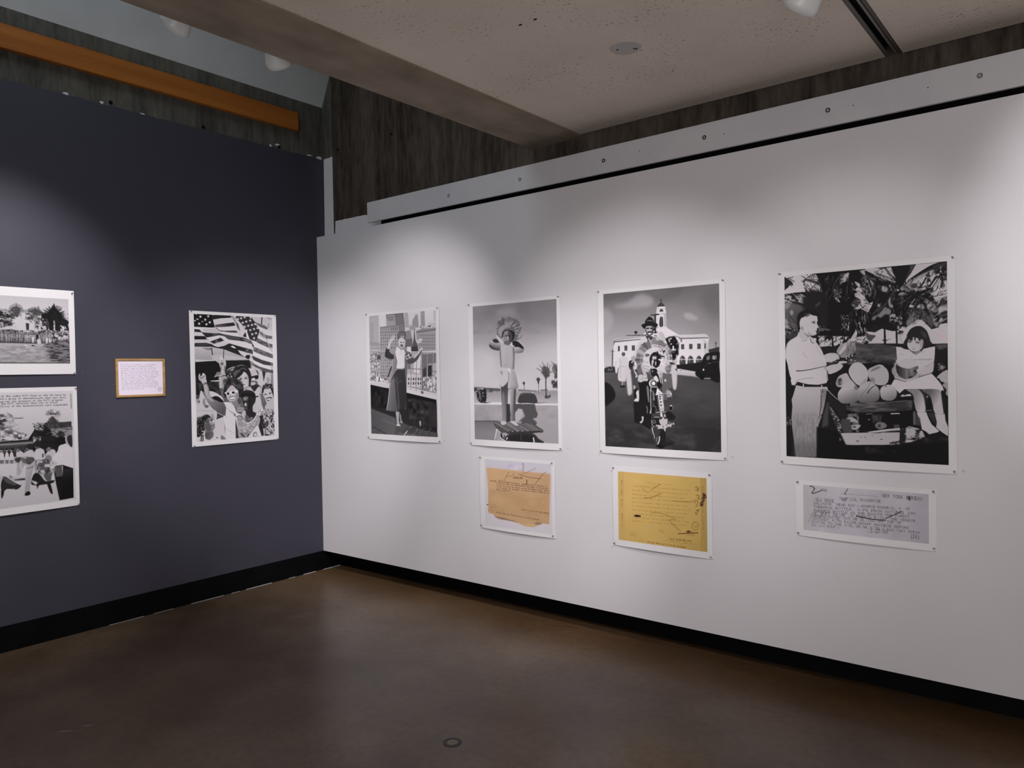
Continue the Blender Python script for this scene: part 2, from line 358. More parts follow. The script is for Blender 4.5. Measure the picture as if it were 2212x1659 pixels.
    # legs
    p.G('640,440 800,435 880,480 920,580 930,780 810,795 760,640 750,560 720,500',120,172,'760,560 920,620',1,3); p.S('850,450 900,530 925,640 930,700 960,560 900,470',40,6)
    p.G('880,440 1140,445 1190,560 1210,700 1215,810 1085,810 1040,650 1000,540',90,168,'960,560 1130,640',1,3); p.S('1180,470 1225,470 1250,640 1225,810 1195,640',26,5)
    p.P('800,800 840,790 945,785 980,880 1030,980 1150,1085 1120,1105 990,1135 940,1090 880,1060 860,960 830,880',176); p.P('1075,815 1235,815 1245,920 1285,1020 1285,1165 1200,1110 1100,1030 1110,940',172)
    p.L('815,800 940,790',6,150); p.L('1085,825 1235,825',6,148)
    p.L('930,770 1040,758',9,120); p.P('770,790 850,890 860,1000 760,990 745,800',60,0,6); p.P('960,800 1070,800 1100,1000',50,0,14); p.E(965,550,14,20,120,0,3)
    # table edge
    p.P('-350,600 0,655 430,620 740,610 720,750 400,780 0,800 -300,700',58,0,3); p.Z('-350,640 720,620 720,760 -100,800 -350,740',40,96,30,.5,.5,5); p.L('0,660 420,640 560,615 720,612',7,90)
    p.P('-350,780 0,800 740,765 745,1000 540,1040 0,1110 -350,1130',20); p.L('395,815 535,812',16,175); p.L('10,825 110,812',9,120)
    p.Z('-340,820 -100,800 -100,1110 -340,1110',22,100,60,.55,.2); p.S('-290,900 -230,870 -150,900 -110,960 -180,940 -240,950',150,3); p.S('-270,1010 -200,990 -120,985 -70,1000 -130,1060 -230,1060',150,3); p.S('-200,1020 -160,1005 -150,1040',70,3)
    p.Z('100,830 260,830 240,960 120,960',24,60,40,.5,.5,b=5); p.S('150,1000 200,950 290,955 335,1000 300,1040 210,1055',110,4); p.S('190,1000 230,975 240,1020 210,1030',60,4); p.P('40,910 80,895 60,920',150)
    p.P('745,780 775,780 780,980 745,990',90,0,3); p.P('440,990 530,985 530,1030 450,1040',70,0,5)
    p.P('-400,1120 -300,1115 0,1105 540,1040 545,1080 130,1110 540,1105 530,1285 300,1300 0,1300 -350,1310 -400,1240',160)
    p.L('-300,1112 60,1110 200,1115 400,1085 530,1075',7,45); p.L('60,1105 300,1070 540,1045',20,170)
    for x,y,w in((0,1180,22),(250,1212,44),(-120,1240,60),(-70,1180,16),(-380,1165,50),(-380,1215,60),(-370,1250,70),(110,1150,20)): p.P([(x-w/2,y),(x,y-7),(x+w/2,y+2),(x,y+9)],45)
    p.Z('380,1260 540,1230 540,1290 370,1300',40,140,16,.5,.2,2)
    p.Z('550,1060 690,1010 880,1060 930,1180 700,1260 560,1270',30,160,34,.44,.2,1.8,b=3); p.P('540,1060 640,1040 600,1120 640,1160 620,1260 540,1280',30,0,8)
    p.Z('920,1180 1290,1180 1290,1240 920,1260',20,50,50,.5,.5,3,b=8); p.P('-350,1320 560,1310 1290,1250 1300,1640 -350,1600',17,0,3)
    p.Z('-30,1330 600,1310 500,1420 0,1420',17,60,80,.55,.4,3,b=12); p.P('-330,560 0,560 0,650 -300,620',25,0,6)
    # coconuts
    C()
    p.P('720,480 860,600 1000,660 1000,900 940,900 860,800 720,640',30,0,4); p.P('700,240 1060,180 1060,700 860,640',24)
    p.S('840,330 880,240 960,195 1010,190 1060,270 1100,330 1000,400 880,400 845,370',160,2); p.S('850,310 890,255 935,270 940,350 900,385 860,370',120,4); p.S('880,280 920,270 925,300 900,340 925,360 890,370 880,330',60,4)
    p.G('870,570 880,480 960,380 1050,310 1120,330 1190,430 1215,530 1200,600 1100,650 960,660 890,620',165,95,'1000,440 1080,650',1,2); p.L('1050,230 1120,330 1200,440 1218,560',8,30); p.S('1120,400 1160,380 1190,420 1150,450',110,5)
    p.S('1037,150 1080,60 1130,25 1210,20 1300,90 1340,180 1330,290 1290,370 1230,390 1150,350 1070,250',168,1); p.L('1037,190 1070,260 1150,355 1230,392 1290,375',9,40); p.S('1280,300 1320,270 1290,370 1200,385',125,10,.7)
    D()
    p.S('40,140 130,80 230,50 300,85 350,150 365,230 350,320 290,370 200,370 130,340 60,270',160,1); p.S('80,140 200,80 230,100 120,150',110,6); p.L('270,55 310,95 345,130',12,60,3); p.S('60,270 130,260 150,330 100,310',120,8)
    p.G('-130,560 -110,440 -60,360 60,310 150,360 215,440 222,540 190,610 80,640 -70,640',160,85,'40,400 80,640',1,2); p.L('30,500 80,430 140,385 190,375',14,25,5); p.L('-80,560 -20,480 40,400 80,330',6,90)
    p.G('232,500 240,420 310,370 400,370 470,420 492,500 470,570 400,612 300,605 250,570',170,110,'340,440 400,610',1,1); p.S('300,385 330,375 330,400',100,2); p.E(230,390,26,14,40,40,3)
    # man
    C()
    p.P('45,0 80,0 160,240 140,370 220,380 170,540 150,700 145,900 210,1490 70,1485',22); p.Z('55,880 140,870 140,1000 60,1000',25,120,22,.58,.15)
    p.G('220,375 350,400 700,400 712,430 690,560 640,800 600,900 570,1000 545,1490 215,1490 160,1060 145,900 160,700 148,600 170,540',158,95,'350,500 360,1490')
    p.Z('180,820 570,820 545,1480 215,1480',96,150,60,.5,.7,.18,b=30,a=.7); p.S('220,1300 400,1250 540,1300 545,1490 215,1490',80,40,.5)
    p.P('600,440 640,430 700,440 660,640 610,760 580,880 600,620',110,0,3); p.L('635,450 610,600 600,760 575,900',8,35); p.L('700,460 680,600 640,790 600,860',12,35); p.L('630,500 640,700 620,820',18,125)
    p.P('700,600 760,700 880,1100 900,1380 545,1480 570,1000 640,820',24,0,4); p.P('700,640 730,640 720,1000 620,1040 640,860',60,0,12); p.P('540,1020 900,1100 1000,1300 1300,1320 1300,1520 540,1500',18,0,8)
    p.P('740,690 780,740 870,880 920,980 920,1140 870,1080 800,900 750,800',62,0,5); p.Z('740,700 880,880 930,1000 910,1150 800,900',30,150,20,.55,.25); p.P('920,900 1060,900 1100,1100 960,1110 920,1000',62,0,8)
    p.P('890,1180 930,1220 900,1250',90,0,4); p.L('560,375 700,440 760,500 870,600',12,160,8); p.E(690,410,20,10,160)
    p.P('225,320 340,345 560,370 720,340 700,390 640,400 350,398 215,370',24); p.P('325,350 342,350 340,400 322,398',165); p.P('610,368 625,368 628,400 612,400',165)
    A()
    p.S('70,1340 120,1270 230,1200 250,1160 300,1150 420,1190 480,1230 540,1300 610,1400 650,1490 690,1560 700,1640 640,1700 620,1870 400,1890 210,1900 130,1830 90,1650 50,1500',176)
    C()
    p.P('80,0 690,0 690,60 640,80 660,100 700,150 715,290 690,340 560,368 400,360 240,320 200,380 150,370 135,300 150,230 100,130',174)
    p.L('220,150 300,150 440,130 640,85',14,25,8); p.L('215,330 240,300 360,270 480,262',6,110); p.S('640,90 690,80 715,290 690,250 690,150',140,6)
    p.L('170,375 205,360 220,330',8,120); p.L('640,80 700,65',5,120)
    A(); p.L('330,1440 350,1500 400,1540',8,150,b=5); p.L('540,1330 560,1420 620,1500',6,150,b=3); p.L('100,1290 60,1400 60,1520',8,140,b=4); p.L('310,1260 350,1270 385,1250 375,1215',7,110)
    p.L('440,1230 460,1290 500,1310',10,60); p.S('460,1250 500,1225 535,1240 515,1320 480,1290',170)
    # neck, head
    p.S('250,1150 300,1080 420,1150 440,1190 380,1250 300,1240',166); p.P('330,1130 430,1180 460,1200 400,1215',120,0,6)
    p.S('275,1010 280,930 330,870 400,840 500,870 545,890 555,960 545,990 572,1060 545,1075 548,1110 530,1120 540,1160 500,1185 420,1180 350,1140 290,1080',174,1)
    p.S('255,1140 235,1000 240,900 270,840 340,800 430,790 500,830 540,880 470,870 430,850 380,880 340,900 300,920 280,960 270,1020 275,1100',25,3); p.S('350,860 410,835 440,870 380,900',60,6,.7)
    p.L('455,995 480,970 520,965',8,50); p.E(500,988,18,12,45,15,2); p.L('520,1112 545,1115',7,90); p.S('300,1040 330,1060 330,1110 310,1100',130,4); p.L('535,985 565,1050 548,1075',4,120); p.S('400,1120 470,1180 540,1160 500,1188 430,1185',140,4)
    # hands and machete with coconut
    p.S('650,1500 740,1460 850,1465 890,1510 890,1560 830,1600 760,1600 690,1600 680,1560',168,1); p.L('760,1480 820,1470 880,1500',5,110); p.L('830,1600 850,1560 890,1530',6,80)
    p.P('690,1600 760,1605 840,1590 830,1640 760,1680 700,1670',45,0,3); p.L('700,1640 800,1600 900,1560 990,1560',26,30,10); p.L('740,1610 860,1590',8,130)
    p.S('850,1440 880,1370 930,1320 1010,1290 1100,1290 1140,1360 1150,1420 1090,1470 1000,1530 930,1550 905,1510 880,1480',140,1); p.S('905,1500 960,1420 1060,1330 1140,1380 1145,1430 1060,1490 960,1545',125,3)
    p.P('870,1480 990,1300 1060,1250 1155,1095 1175,1150 1160,1200 1060,1330 960,1440 915,1490',172); p.L('860,1450 900,1490 940,1460 1060,1330',6,70); p.Z('1000,1290 1150,1290 1150,1440 1000,1530',60,130,24,.5,.4,a=.5); p.Z('1060,1270 1150,1300 1140,1360 1080,1330',50,150,18,.5,.2)
    p.E(1113,1212,4,4,30); p.S('905,1530 1000,1530 1120,1470 1150,1480 1060,1540 950,1580',30,2)
    C(); p.S('680,100 760,60 860,40 900,0 1000,0 1005,30 920,45 950,60 930,110 860,160 790,190 730,200 710,150',165,1); p.L('920,40 1005,30',5,60); p.L('690,20 760,30 830,0',12,60)
    A(); p.dots('990,1490 1140,1590',7,140,175,9,15)
    return p.done(1,2.5)
def art_motorbike():
    p = Pic((1303.3,636.1),(1554.2,611.5),(1309.9,963.4),(1558.7,977.1),800,1000,120,3)
    W = lambda: p.F(1280,590,3.95); A = lambda: p.F(1360,630,9.758); B = lambda: p.F(1360,790,8.733)
    W()
    p.G('80,70 1100,70 1100,860 80,880',105,176,'580,120 560,800')
    p.G('700,80 1100,80 1100,700 900,600 760,300',110,150,'900,100 1000,640',0,50,.8)
    p.S('90,180 380,150 560,190 640,160 800,110 600,240 400,200 200,230 90,260',96,26,.7)
    p.S('380,190 440,180 520,220 500,280 400,300 260,300 180,290 300,250',160,18,.8); p.S('95,320 150,330 180,400 150,480 100,520',158,16,.7)
    p.S('780,350 830,340 900,380 890,400 830,400 790,380',182,9); p.S('940,180 1083,150 1083,420 960,360',92,40,.5); p.S('600,300 900,300 1080,420 1080,560 800,500',135,40,.5)
    for k in range(4): p.L([(640+k*14,250-k*2),(760+k*16,100)],2,90,b=1,a=.6)
    # street
    p.G('95,850 420,845 720,865 1100,930 1105,1535 115,1480',92,52,'600,860 620,1200'); p.Z('95,850 420,845 720,865 1100,930 1105,1535 115,1480',40,84,90,.5,.9,3,a=.5)
    p.G('800,880 1100,920 1100,1060 760,980',60,74,'900,880 900,1060',0,12,.6); p.G('110,1250 1100,1290 1104,1535 115,1480',44,56,'600,1250 600,1500',0,40,.6)
    p.Z('110,1290 1100,1320 1100,1530 115,1480',40,76,50,.6,.4,2.4,b=6,a=.6)
    p.P('98,820 150,800 300,810 300,850 98,852',40,0,3); p.dots('98,800 220,850',14,60,170,3,7)
    p.S('100,945 150,950 190,1000 200,1060 160,1110 105,1125',26,6)
    # building
    p.P('183,575 195,560 420,535 460,500 560,470 640,470 740,530 970,520 1000,550 990,600 985,780 720,785 420,790 185,790',198)
    p.P('183,575 200,562 460,530 460,545 200,580 186,622',150,0,1); p.P('183,585 460,560 460,566 190,595 184,625',80,0,1); p.P('288,534 465,527 465,534 290,538',38)
    p.P('740,555 990,548 998,556 740,566',90,0,1); p.P('740,528 975,522 975,548 740,552',186); p.P('950,560 985,600 985,780 960,780',178)
    p.S('358,505 372,497 386,505 378,518 366,520',35); p.L('370,515 370,530',5,60)
    for x,y,w,h in((228,648,16,44),(287,643,24,44),(351,642,26,44),(771,630,26,44),(841,628,28,44),(911,626,30,46),(963,624,12,44)): p.P([(x-w/2,y-h/2),(x+w/2,y-h/2),(x+w/2,y+h/2),(x-w/2,y+h/2)],62,0,.6); p.L([(x,y-h/2),(x,y+h/2)],1.5,100,sm=0)
    for x in(771,839,911): p.S([(x-22,780),(x-22,730),(x,706),(x+22,730),(x+22,780)],60,1); p.P([(x-26,735),(x+26,735),(x+26,742),(x-26,742)],180); p.P([(x-12,760),(x-12,722),(x-8,722),(x-8,760)],170)
    p.L('595,492 650,510 730,545 760,560',7,110); p.L('590,485 660,500 750,540',4,190); p.P('752,566 766,566 766,590 752,590',110)
    p.P('560,470 630,460 660,490 740,540 600,520 560,500',200)
    p.S('560,690 700,690 720,790 640,800',170,6)
    # tower
    p.P('545,345 630,345 632,460 545,460',200); p.P('630,345 632,460 612,460 610,345',165,0,1); p.S('573,455 573,400 580,376 590,373 600,380 603,400 603,455',58); p.L('590,380 590,452',2,110)
    p.P('548,300 622,300 630,345 545,348',202); p.P('553,288 622,286 624,305 550,305',205); p.L('548,306 626,304',3,140); p.L('545,350 632,346',3,130); p.P('572,330 574,318 582,309 592,308 602,315 604,330',60)
    p.S('556,290 562,270 578,254 584,244 592,254 608,268 616,286 600,284 580,285',62); p.L('585,250 584,225',7,45,4); p.E(585,232,5,5,45); p.L('585,215 585,228',3,60)
    p.L('548,462 575,462',4,110); p.P('556,462 632,458 640,480 560,484',198)
    # pole
    p.P('529,355 540,355 543,500 530,500',35); p.L('497,360 570,355',8,32); p.L('500,352 510,358 560,350',4,40)
    p.L('174,655 172,800',7,45); p.L('155,675 195,672',3,80); p.L('1055,585 1055,640',5,50); p.L('1040,600 1072,598',3,70)
    # woman walking left
    p.S('225,740 240,720 270,710 300,730 310,780 290,800 290,860 285,925 260,928 225,915 222,850 230,790',186,1); p.E(267,695,16,17,80); p.L('228,740 200,770 195,780',12,175); p.L('235,800 290,800',4,140); p.L('260,925 258,960',10,150); p.L('272,925 275,960',8,120); p.E(262,970,26,9,30); p.L('240,740 245,900',5,160,b=2)
    p.S('195,780 215,765 225,790 215,850 200,850',190,2); p.S('210,735 226,725 228,800 214,810',196,2)
    # car right
    p.P('720,785 960,760 960,830 900,845 720,815',26); p.P('720,815 760,820 755,845 718,845',185,0,1); p.P('720,845 880,860 980,885 980,905 860,880 725,868',170,0,3)
    p.S('880,855 890,830 930,760 960,700 1000,680 1084,670 1084,780 1088,930 1010,915 940,905 890,880',24,1); p.P('990,655 1084,630 1084,670 1000,680',50); p.P('978,712 1004,706 1002,738 976,744',120,0,1); p.P('1022,706 1062,702 1062,736 1022,740',110,0,1); p.L('1035,710 1042,738',8,190)
    p.E(950,826,7,9,195); p.E(940,880,26,32,18); p.L('1000,680 990,760 960,800',3,60); p.P('955,895 1010,895 1010,908 955,905',130,0,2); p.L('990,772 1012,771',4,170); p.L('1030,760 1080,757',3,90)
    # tree behind rider
    p.Z('620,560 700,540 740,600 735,690 700,740 640,700',24,180,18,.6,.12); p.Z('640,560 720,570 735,700 690,720 640,680',22,120,16,.68,.12)
    # rider shirt
    A()
    p.S('170,1120 230,1020 340,950 380,1000 480,1000 560,930 640,840 720,900 750,1000 800,1120 800,1400 140,1400 120,1260',186,2); p.S('640,850 720,890 760,1010 700,1050 640,960',170,6); p.S('520,1000 600,960 640,1100 560,1180 500,1120',165,5)
    p.P('340,945 390,930 480,950 500,960 480,1010 430,1040 380,1020',52,0,3); p.P('390,1000 450,1040 420,1160 370,1080',90,0,2); p.L('400,980 430,1040 470,1160',16,200); p.S('230,1120 300,1130 260,1250 200,1240',150,6)
    # flags fan (pinwheel)
    cx, cy = 540, 1430
    for i in range(26):
        t = np.radians(180+i*360/26-2); r0, r1 = 250, 415 if i % 2 == 0 else 395
        c, s = np.cos(t), np.sin(t); n = (-s, c)
        if 40 < np.degrees(t) % 360 < 140 and i % 3: continue
        q = [(cx+c*r0+n[0]*34, cy+s*r0+n[1]*34), (cx+c*r1+n[0]*48, cy+s*r1+n[1]*48), (cx+c*r1-n[0]*44, cy+s*r1-n[1]*44), (cx+c*r0-n[0]*30, cy+s*r0-n[1]*30)]
        p.P(q, (70,95,150,112)[i % 4], 0, 2)
        for k in (-20, 0, 20): p.L([(cx+c*r0+n[0]*k, cy+s*r0+n[1]*k), (cx+c*r1+n[0]*k*1.2, cy+s*r1+n[1]*k*1.2)], 4, 130, sm=0)
    p.S('480,1000 520,960 560,990 530,1120 480,1120',120,3); p.P('590,1110 640,1000 680,1110',110); p.P('640,1110 700,1030 760,1130 700,1160',105)
    for r in(205,228,251,272,292,308):
        t = np.linspace(np.radians(-105), np.radians(75), 24); p.L([(cx+r*np.cos(a), cy+r*np.sin(a)) for a in t], 9, 205 if r % 2 else 196, sm=0)
        t = np.linspace(np.radians(118), np.radians(205), 16); p.L([(cx+r*np.cos(a), cy+r*np.sin(a)) for a in t], 7, 150, sm=0)
    p.S('300,1390 380,1370 440,1400 450,1560 420,1659 300,1640 260,1560 300,1480',185,4); p.L('300,1480 400,1500',8,110); p.L('290,1560 420,1600',8,100); p.L('310,1620 420,1650',8,90)
    p.S('560,1300 680,1230 740,1330 740,1420 640,1420',60,6); p.Z('560,1230 760,1230 760,1440 600,1440',40,190,34,.5,.12); p.S('340,1320 420,1330 410,1370 350,1370',45,4)
    for a0,b0 in((140,1230),(100,1400),(105,1560),(170,1660),(820,1110),(890,1190),(950,1330),(980,1465),(960,1550),(900,1650),(330,1200),(470,1150),(600,1140),(700,1180)):
        p.L([(cx+(a0-cx)*.3, cy+(b0-cy)*.3), (a0, b0)], 9, 190, sm=0)
    p.E(545,1430,118,125,22); p.E(545,1450,118,170,24); p.E(535,1400,75,70,40); p.S('470,1470 500,1440 520,1480 500,1560 540,1600 560,1620 480,1620',170,3); p.S('490,1380 520,1370 535,1400 520,1440 490,1420',190,3); p.S('540,1370 570,1380 565,1430 540,1430',180,3); p.S('540,1490 570,1480 570,1540 550,1570',150,3); p.L('450,1560 480,1610 540,1630 600,1600',7,170)
    p.S('610,1430 700,1425 720,1450 700,1480 640,1460',200,3); p.S('850,1460 900,1450 905,1480 860,1490',200); p.S('850,1490 960,1520 960,1560 880,1540',40,2)
    for q in('840,1330','870,1320','890,1310'): p.L(q+' '+str(float(q.split(',')[0])+14)+',1375',8,210)
    p.Z('820,960 960,950 1040,1120 1020,1280 960,1440 880,1450 900,1250 800,1120',22,185,60,.68,.12); p.S('910,1150 940,1160 940,1230 915,1230',195,3)
    # head + hat
    p.S('340,740 360,900 400,930 440,935 490,900 505,800 500,720',58,2); p.S('345,760 380,735 490,735 500,790 480,870 440,915 400,905 370,860 350,800',160,3)
    p.S('350,780 385,765 415,770 410,790 365,795',40,1); p.S('430,770 495,765 495,790 440,790',40,1); p.S('385,850 420,840 470,845 475,870 430,870 400,880 385,870',35,2); p.S('395,880 440,882 440,905 405,905',205,1); p.L('425,790 432,830 415,838',9,190); p.P('480,740 505,740 505,880 470,920',60,0,5)
    p.S('255,705 300,685 325,670 335,620 380,560 420,530 460,550 505,600 520,650 560,665 598,695 590,730 540,770 500,740 420,725 350,740 320,790 270,750',28,1); p.L('350,640 420,615 500,650',22,50); p.L('380,620 430,612 480,625',9,150); p.L('350,735 420,722 500,740',8,60)
    p.S('500,780 560,790 560,850 600,850 560,885 520,880 505,850',36,3); p.S('505,830 530,830 520,870',190,2); p.L('520,930 580,940',14,50,b=2); p.S('0,1480 60,1455 110,1490 90,1560 60,1659 0,1620',36,4); p.S('45,1490 75,1480 70,1510 50,1515',190,2)
    p.S('40,1400 100,1360 130,1400 100,1500 50,1450',150,5)
    # legs, bike
    B()
    p.S('30,120 70,0 140,20 190,200 180,300 150,440 80,440 50,300',66,5); p.S('-60,0 0,40 40,200 60,500 20,560 -20,540 -50,300 -80,100',182,12); p.S('800,0 880,0 905,200 890,430 840,450 810,330 800,150',178,9)
    p.P('170,300 400,260 440,700 420,1200 380,1190 240,1100 110,1070 100,760 90,680 190,660 200,460',24,0,4); p.P('90,440 180,440 190,660 95,680',26,0,3)
    p.P('85,700 320,640 400,900 420,1150 240,1090 120,1075 100,900',27,0,8)
    p.S('160,470 185,480 190,660 150,680 95,670 130,610 145,560 130,520',192,2); p.S('125,585 150,590 145,620 120,615',40); p.S('85,380 120,390 115,440 90,450',165,3)
    p.Z('240,960 270,960 275,1040 240,1090 205,1070 250,1030',150,200,12,.4); p.L('270,960 268,1020 240,1075 210,1060',22,178,16); p.S('330,400 370,420 385,640 370,690 350,600',110,3); p.L('335,760 350,830 345,900',16,120,b=2); p.E(375,680,12,16,110,0,2)
    p.S('75,40 100,0 140,0 150,60 100,90 130,130 160,200 140,230 115,215 130,190 100,130',182,4); p.P('150,80 230,30 260,120 180,170',95,0,2); p.P('225,0 275,0 330,180 280,230 250,120',150,0,2)
    for k in(0,1,2): p.L([(215+k*22,0),(285+k*22,180)],6,200,sm=0)
    p.S('180,200 220,170 280,190 350,180 350,290 290,290 220,320 165,290',182,4); p.Z('170,180 350,180 350,300 170,300',110,205,20,.5,.4,a=.6); p.S('340,170 390,160 410,230 390,270 350,250',72,3)
    p.P('640,140 760,170 810,260 820,400 740,450 720,640 690,650 630,560 620,300',88,0,4); p.P('690,20 790,0 780,110 740,160 680,100',100,0,2); p.P('640,0 700,0 640,120 620,110',185,0,2); p.L('700,60 680,120 690,150',10,180); p.S('700,20 770,60 740,90 700,70',130,2); p.S('665,265 700,265 695,300 675,310',190,2); p.L('640,540 650,620 670,650',18,120,b=3)
    p.S('410,100 460,60 520,80 560,180 620,350 600,420 540,410 470,240 420,180',28,3); p.L('530,120 570,200 600,330',22,185,14,b=1); p.L('580,120 620,250 625,350',14,170); p.L('560,80 610,60 620,110',10,180); p.S('400,60 450,80 460,130 420,130',30); p.E(440,110,14,20,130,0,3)
    p.S('465,220 500,195 530,215 560,290 520,310 470,260',192,2); p.S('540,330 590,330 620,380 580,400 540,390',24,2)
    p.E(450,335,72,74,175); p.E(462,340,56,60,40); p.E(460,340,38,40,170); p.S('430,330 460,300 490,330 480,370 450,360',210,2); p.L('395,290 380,340 400,395',14,205); p.L('430,410 500,405 540,410',12,190)
    p.P('435,420 520,420 550,560 600,850 560,880 470,700 430,600',28); p.L('410,400 412,700 420,900',12,185,b=1); p.L('440,560 520,540 700,530',7,190); p.L('395,470 430,480',22,170,b=2); p.P('445,480 470,480 490,660 450,660',110,0,2)
    p.P('530,420 640,530 505,565',205); p.E(572,520,12,10,110); p.P('545,560 620,550 665,800 660,860 590,870',190,0,1); p.Z('545,560 640,550 665,850 600,860',120,205,14,.4,a=.5)
    for i,(x,y) in enumerate(((585,590),(588,630),(597,688),(607,750))): p.E(x,y,15,17,60)
    p.P('595,800 660,790 665,850 605,865',170); p.P('515,570 540,575 590,850 560,860',50); p.L('535,580 580,850',7,150)
    p.S('430,780 460,770 500,790 500,840 480,900 440,900',26,2); p.L('420,800 410,860 400,910',16,175,b=2); p.L('430,780 480,770 510,800',7,120)
    p.L('520,885 600,875 620,885 700,870',12,195,8); p.P('590,890 625,890 640,960 600,970',200); p.L('480,970 580,970',8,190); p.S('660,925 690,920 700,960 670,970',170,3)
    p.E(795,800,40,44,150); p.E(792,802,35,40,26); p.S('770,765 795,745 815,755 790,770',205); p.S('700,880 780,870 860,940 880,990 820,1030 740,1020 700,960',28,6)
    p.S('420,1020 500,1000 570,1000 600,1100 560,1160 480,1150 440,1110',30,3); p.E(480,1060,34,34,120); p.E(480,1060,22,22,40); p.L('430,1020 440,1100 460,1140',12,160,b=1); p.dots('440,1120 540,1170',8,130,190,8,14)
    p.P('600,1200 690,1200 700,1350 680,1480 620,1550 540,1500 560,1420',26,0,3); p.P('450,1160 560,1160 580,1300 540,1450 490,1440',55,0,4); p.L('440,1160 460,1260 480,1310 490,1380',22,165,12,b=1); p.L('585,1330 580,1400 565,1450 545,1480',22,185,26,b=1); p.L('540,1340 530,1400 525,1440',14,130,b=2); p.P('590,1190 640,1190 690,1330 670,1480 600,1500 600,1340',30,0,3)
    p.Z('545,1120 640,1120 640,1190 545,1190',100,200,14,.4); p.P('570,1160 660,1170 670,1185 570,1185',190)
    p.P('570,1020 625,1010 640,960 660,975 670,1010 735,1000 725,1060 735,1090 700,1110 705,1160 690,1250 665,1215 650,1130 600,1110 580,1070',178,0,1)
    p.L('730,1050 800,1110',8,150); p.L('760,1060 830,1110',5,140); p.S('835,1075 855,1085 850,1115 830,1110',185,2); p.Z('700,1100 830,1080 800,1150 710,1180',60,200,14,.45)
    p.S('700,480 780,490 800,560 740,600 700,540',120,3); 
    for k in range(4): p.L([(708,465+k*20),(770,478+k*22),(808,553)],7,205)
    for k in range(5): p.L([(722+k*20,560),(724+k*19,600)],7,190)
    p.S('600,1500 700,1440 860,1440 840,1480 720,1520 620,1560',34,5); p.L('700,1380 780,1400 850,1450',16,36,b=3); p.L('730,1350 820,1345',12,40,b=3)
    p.S('520,1500 620,1490 680,1530 600,1555 550,1530',20,4)
    p.P('860,60 960,60 980,100 900,115',60); p.P('900,70 970,60 960,110 905,110',180)
    return p.done(1,2.5)

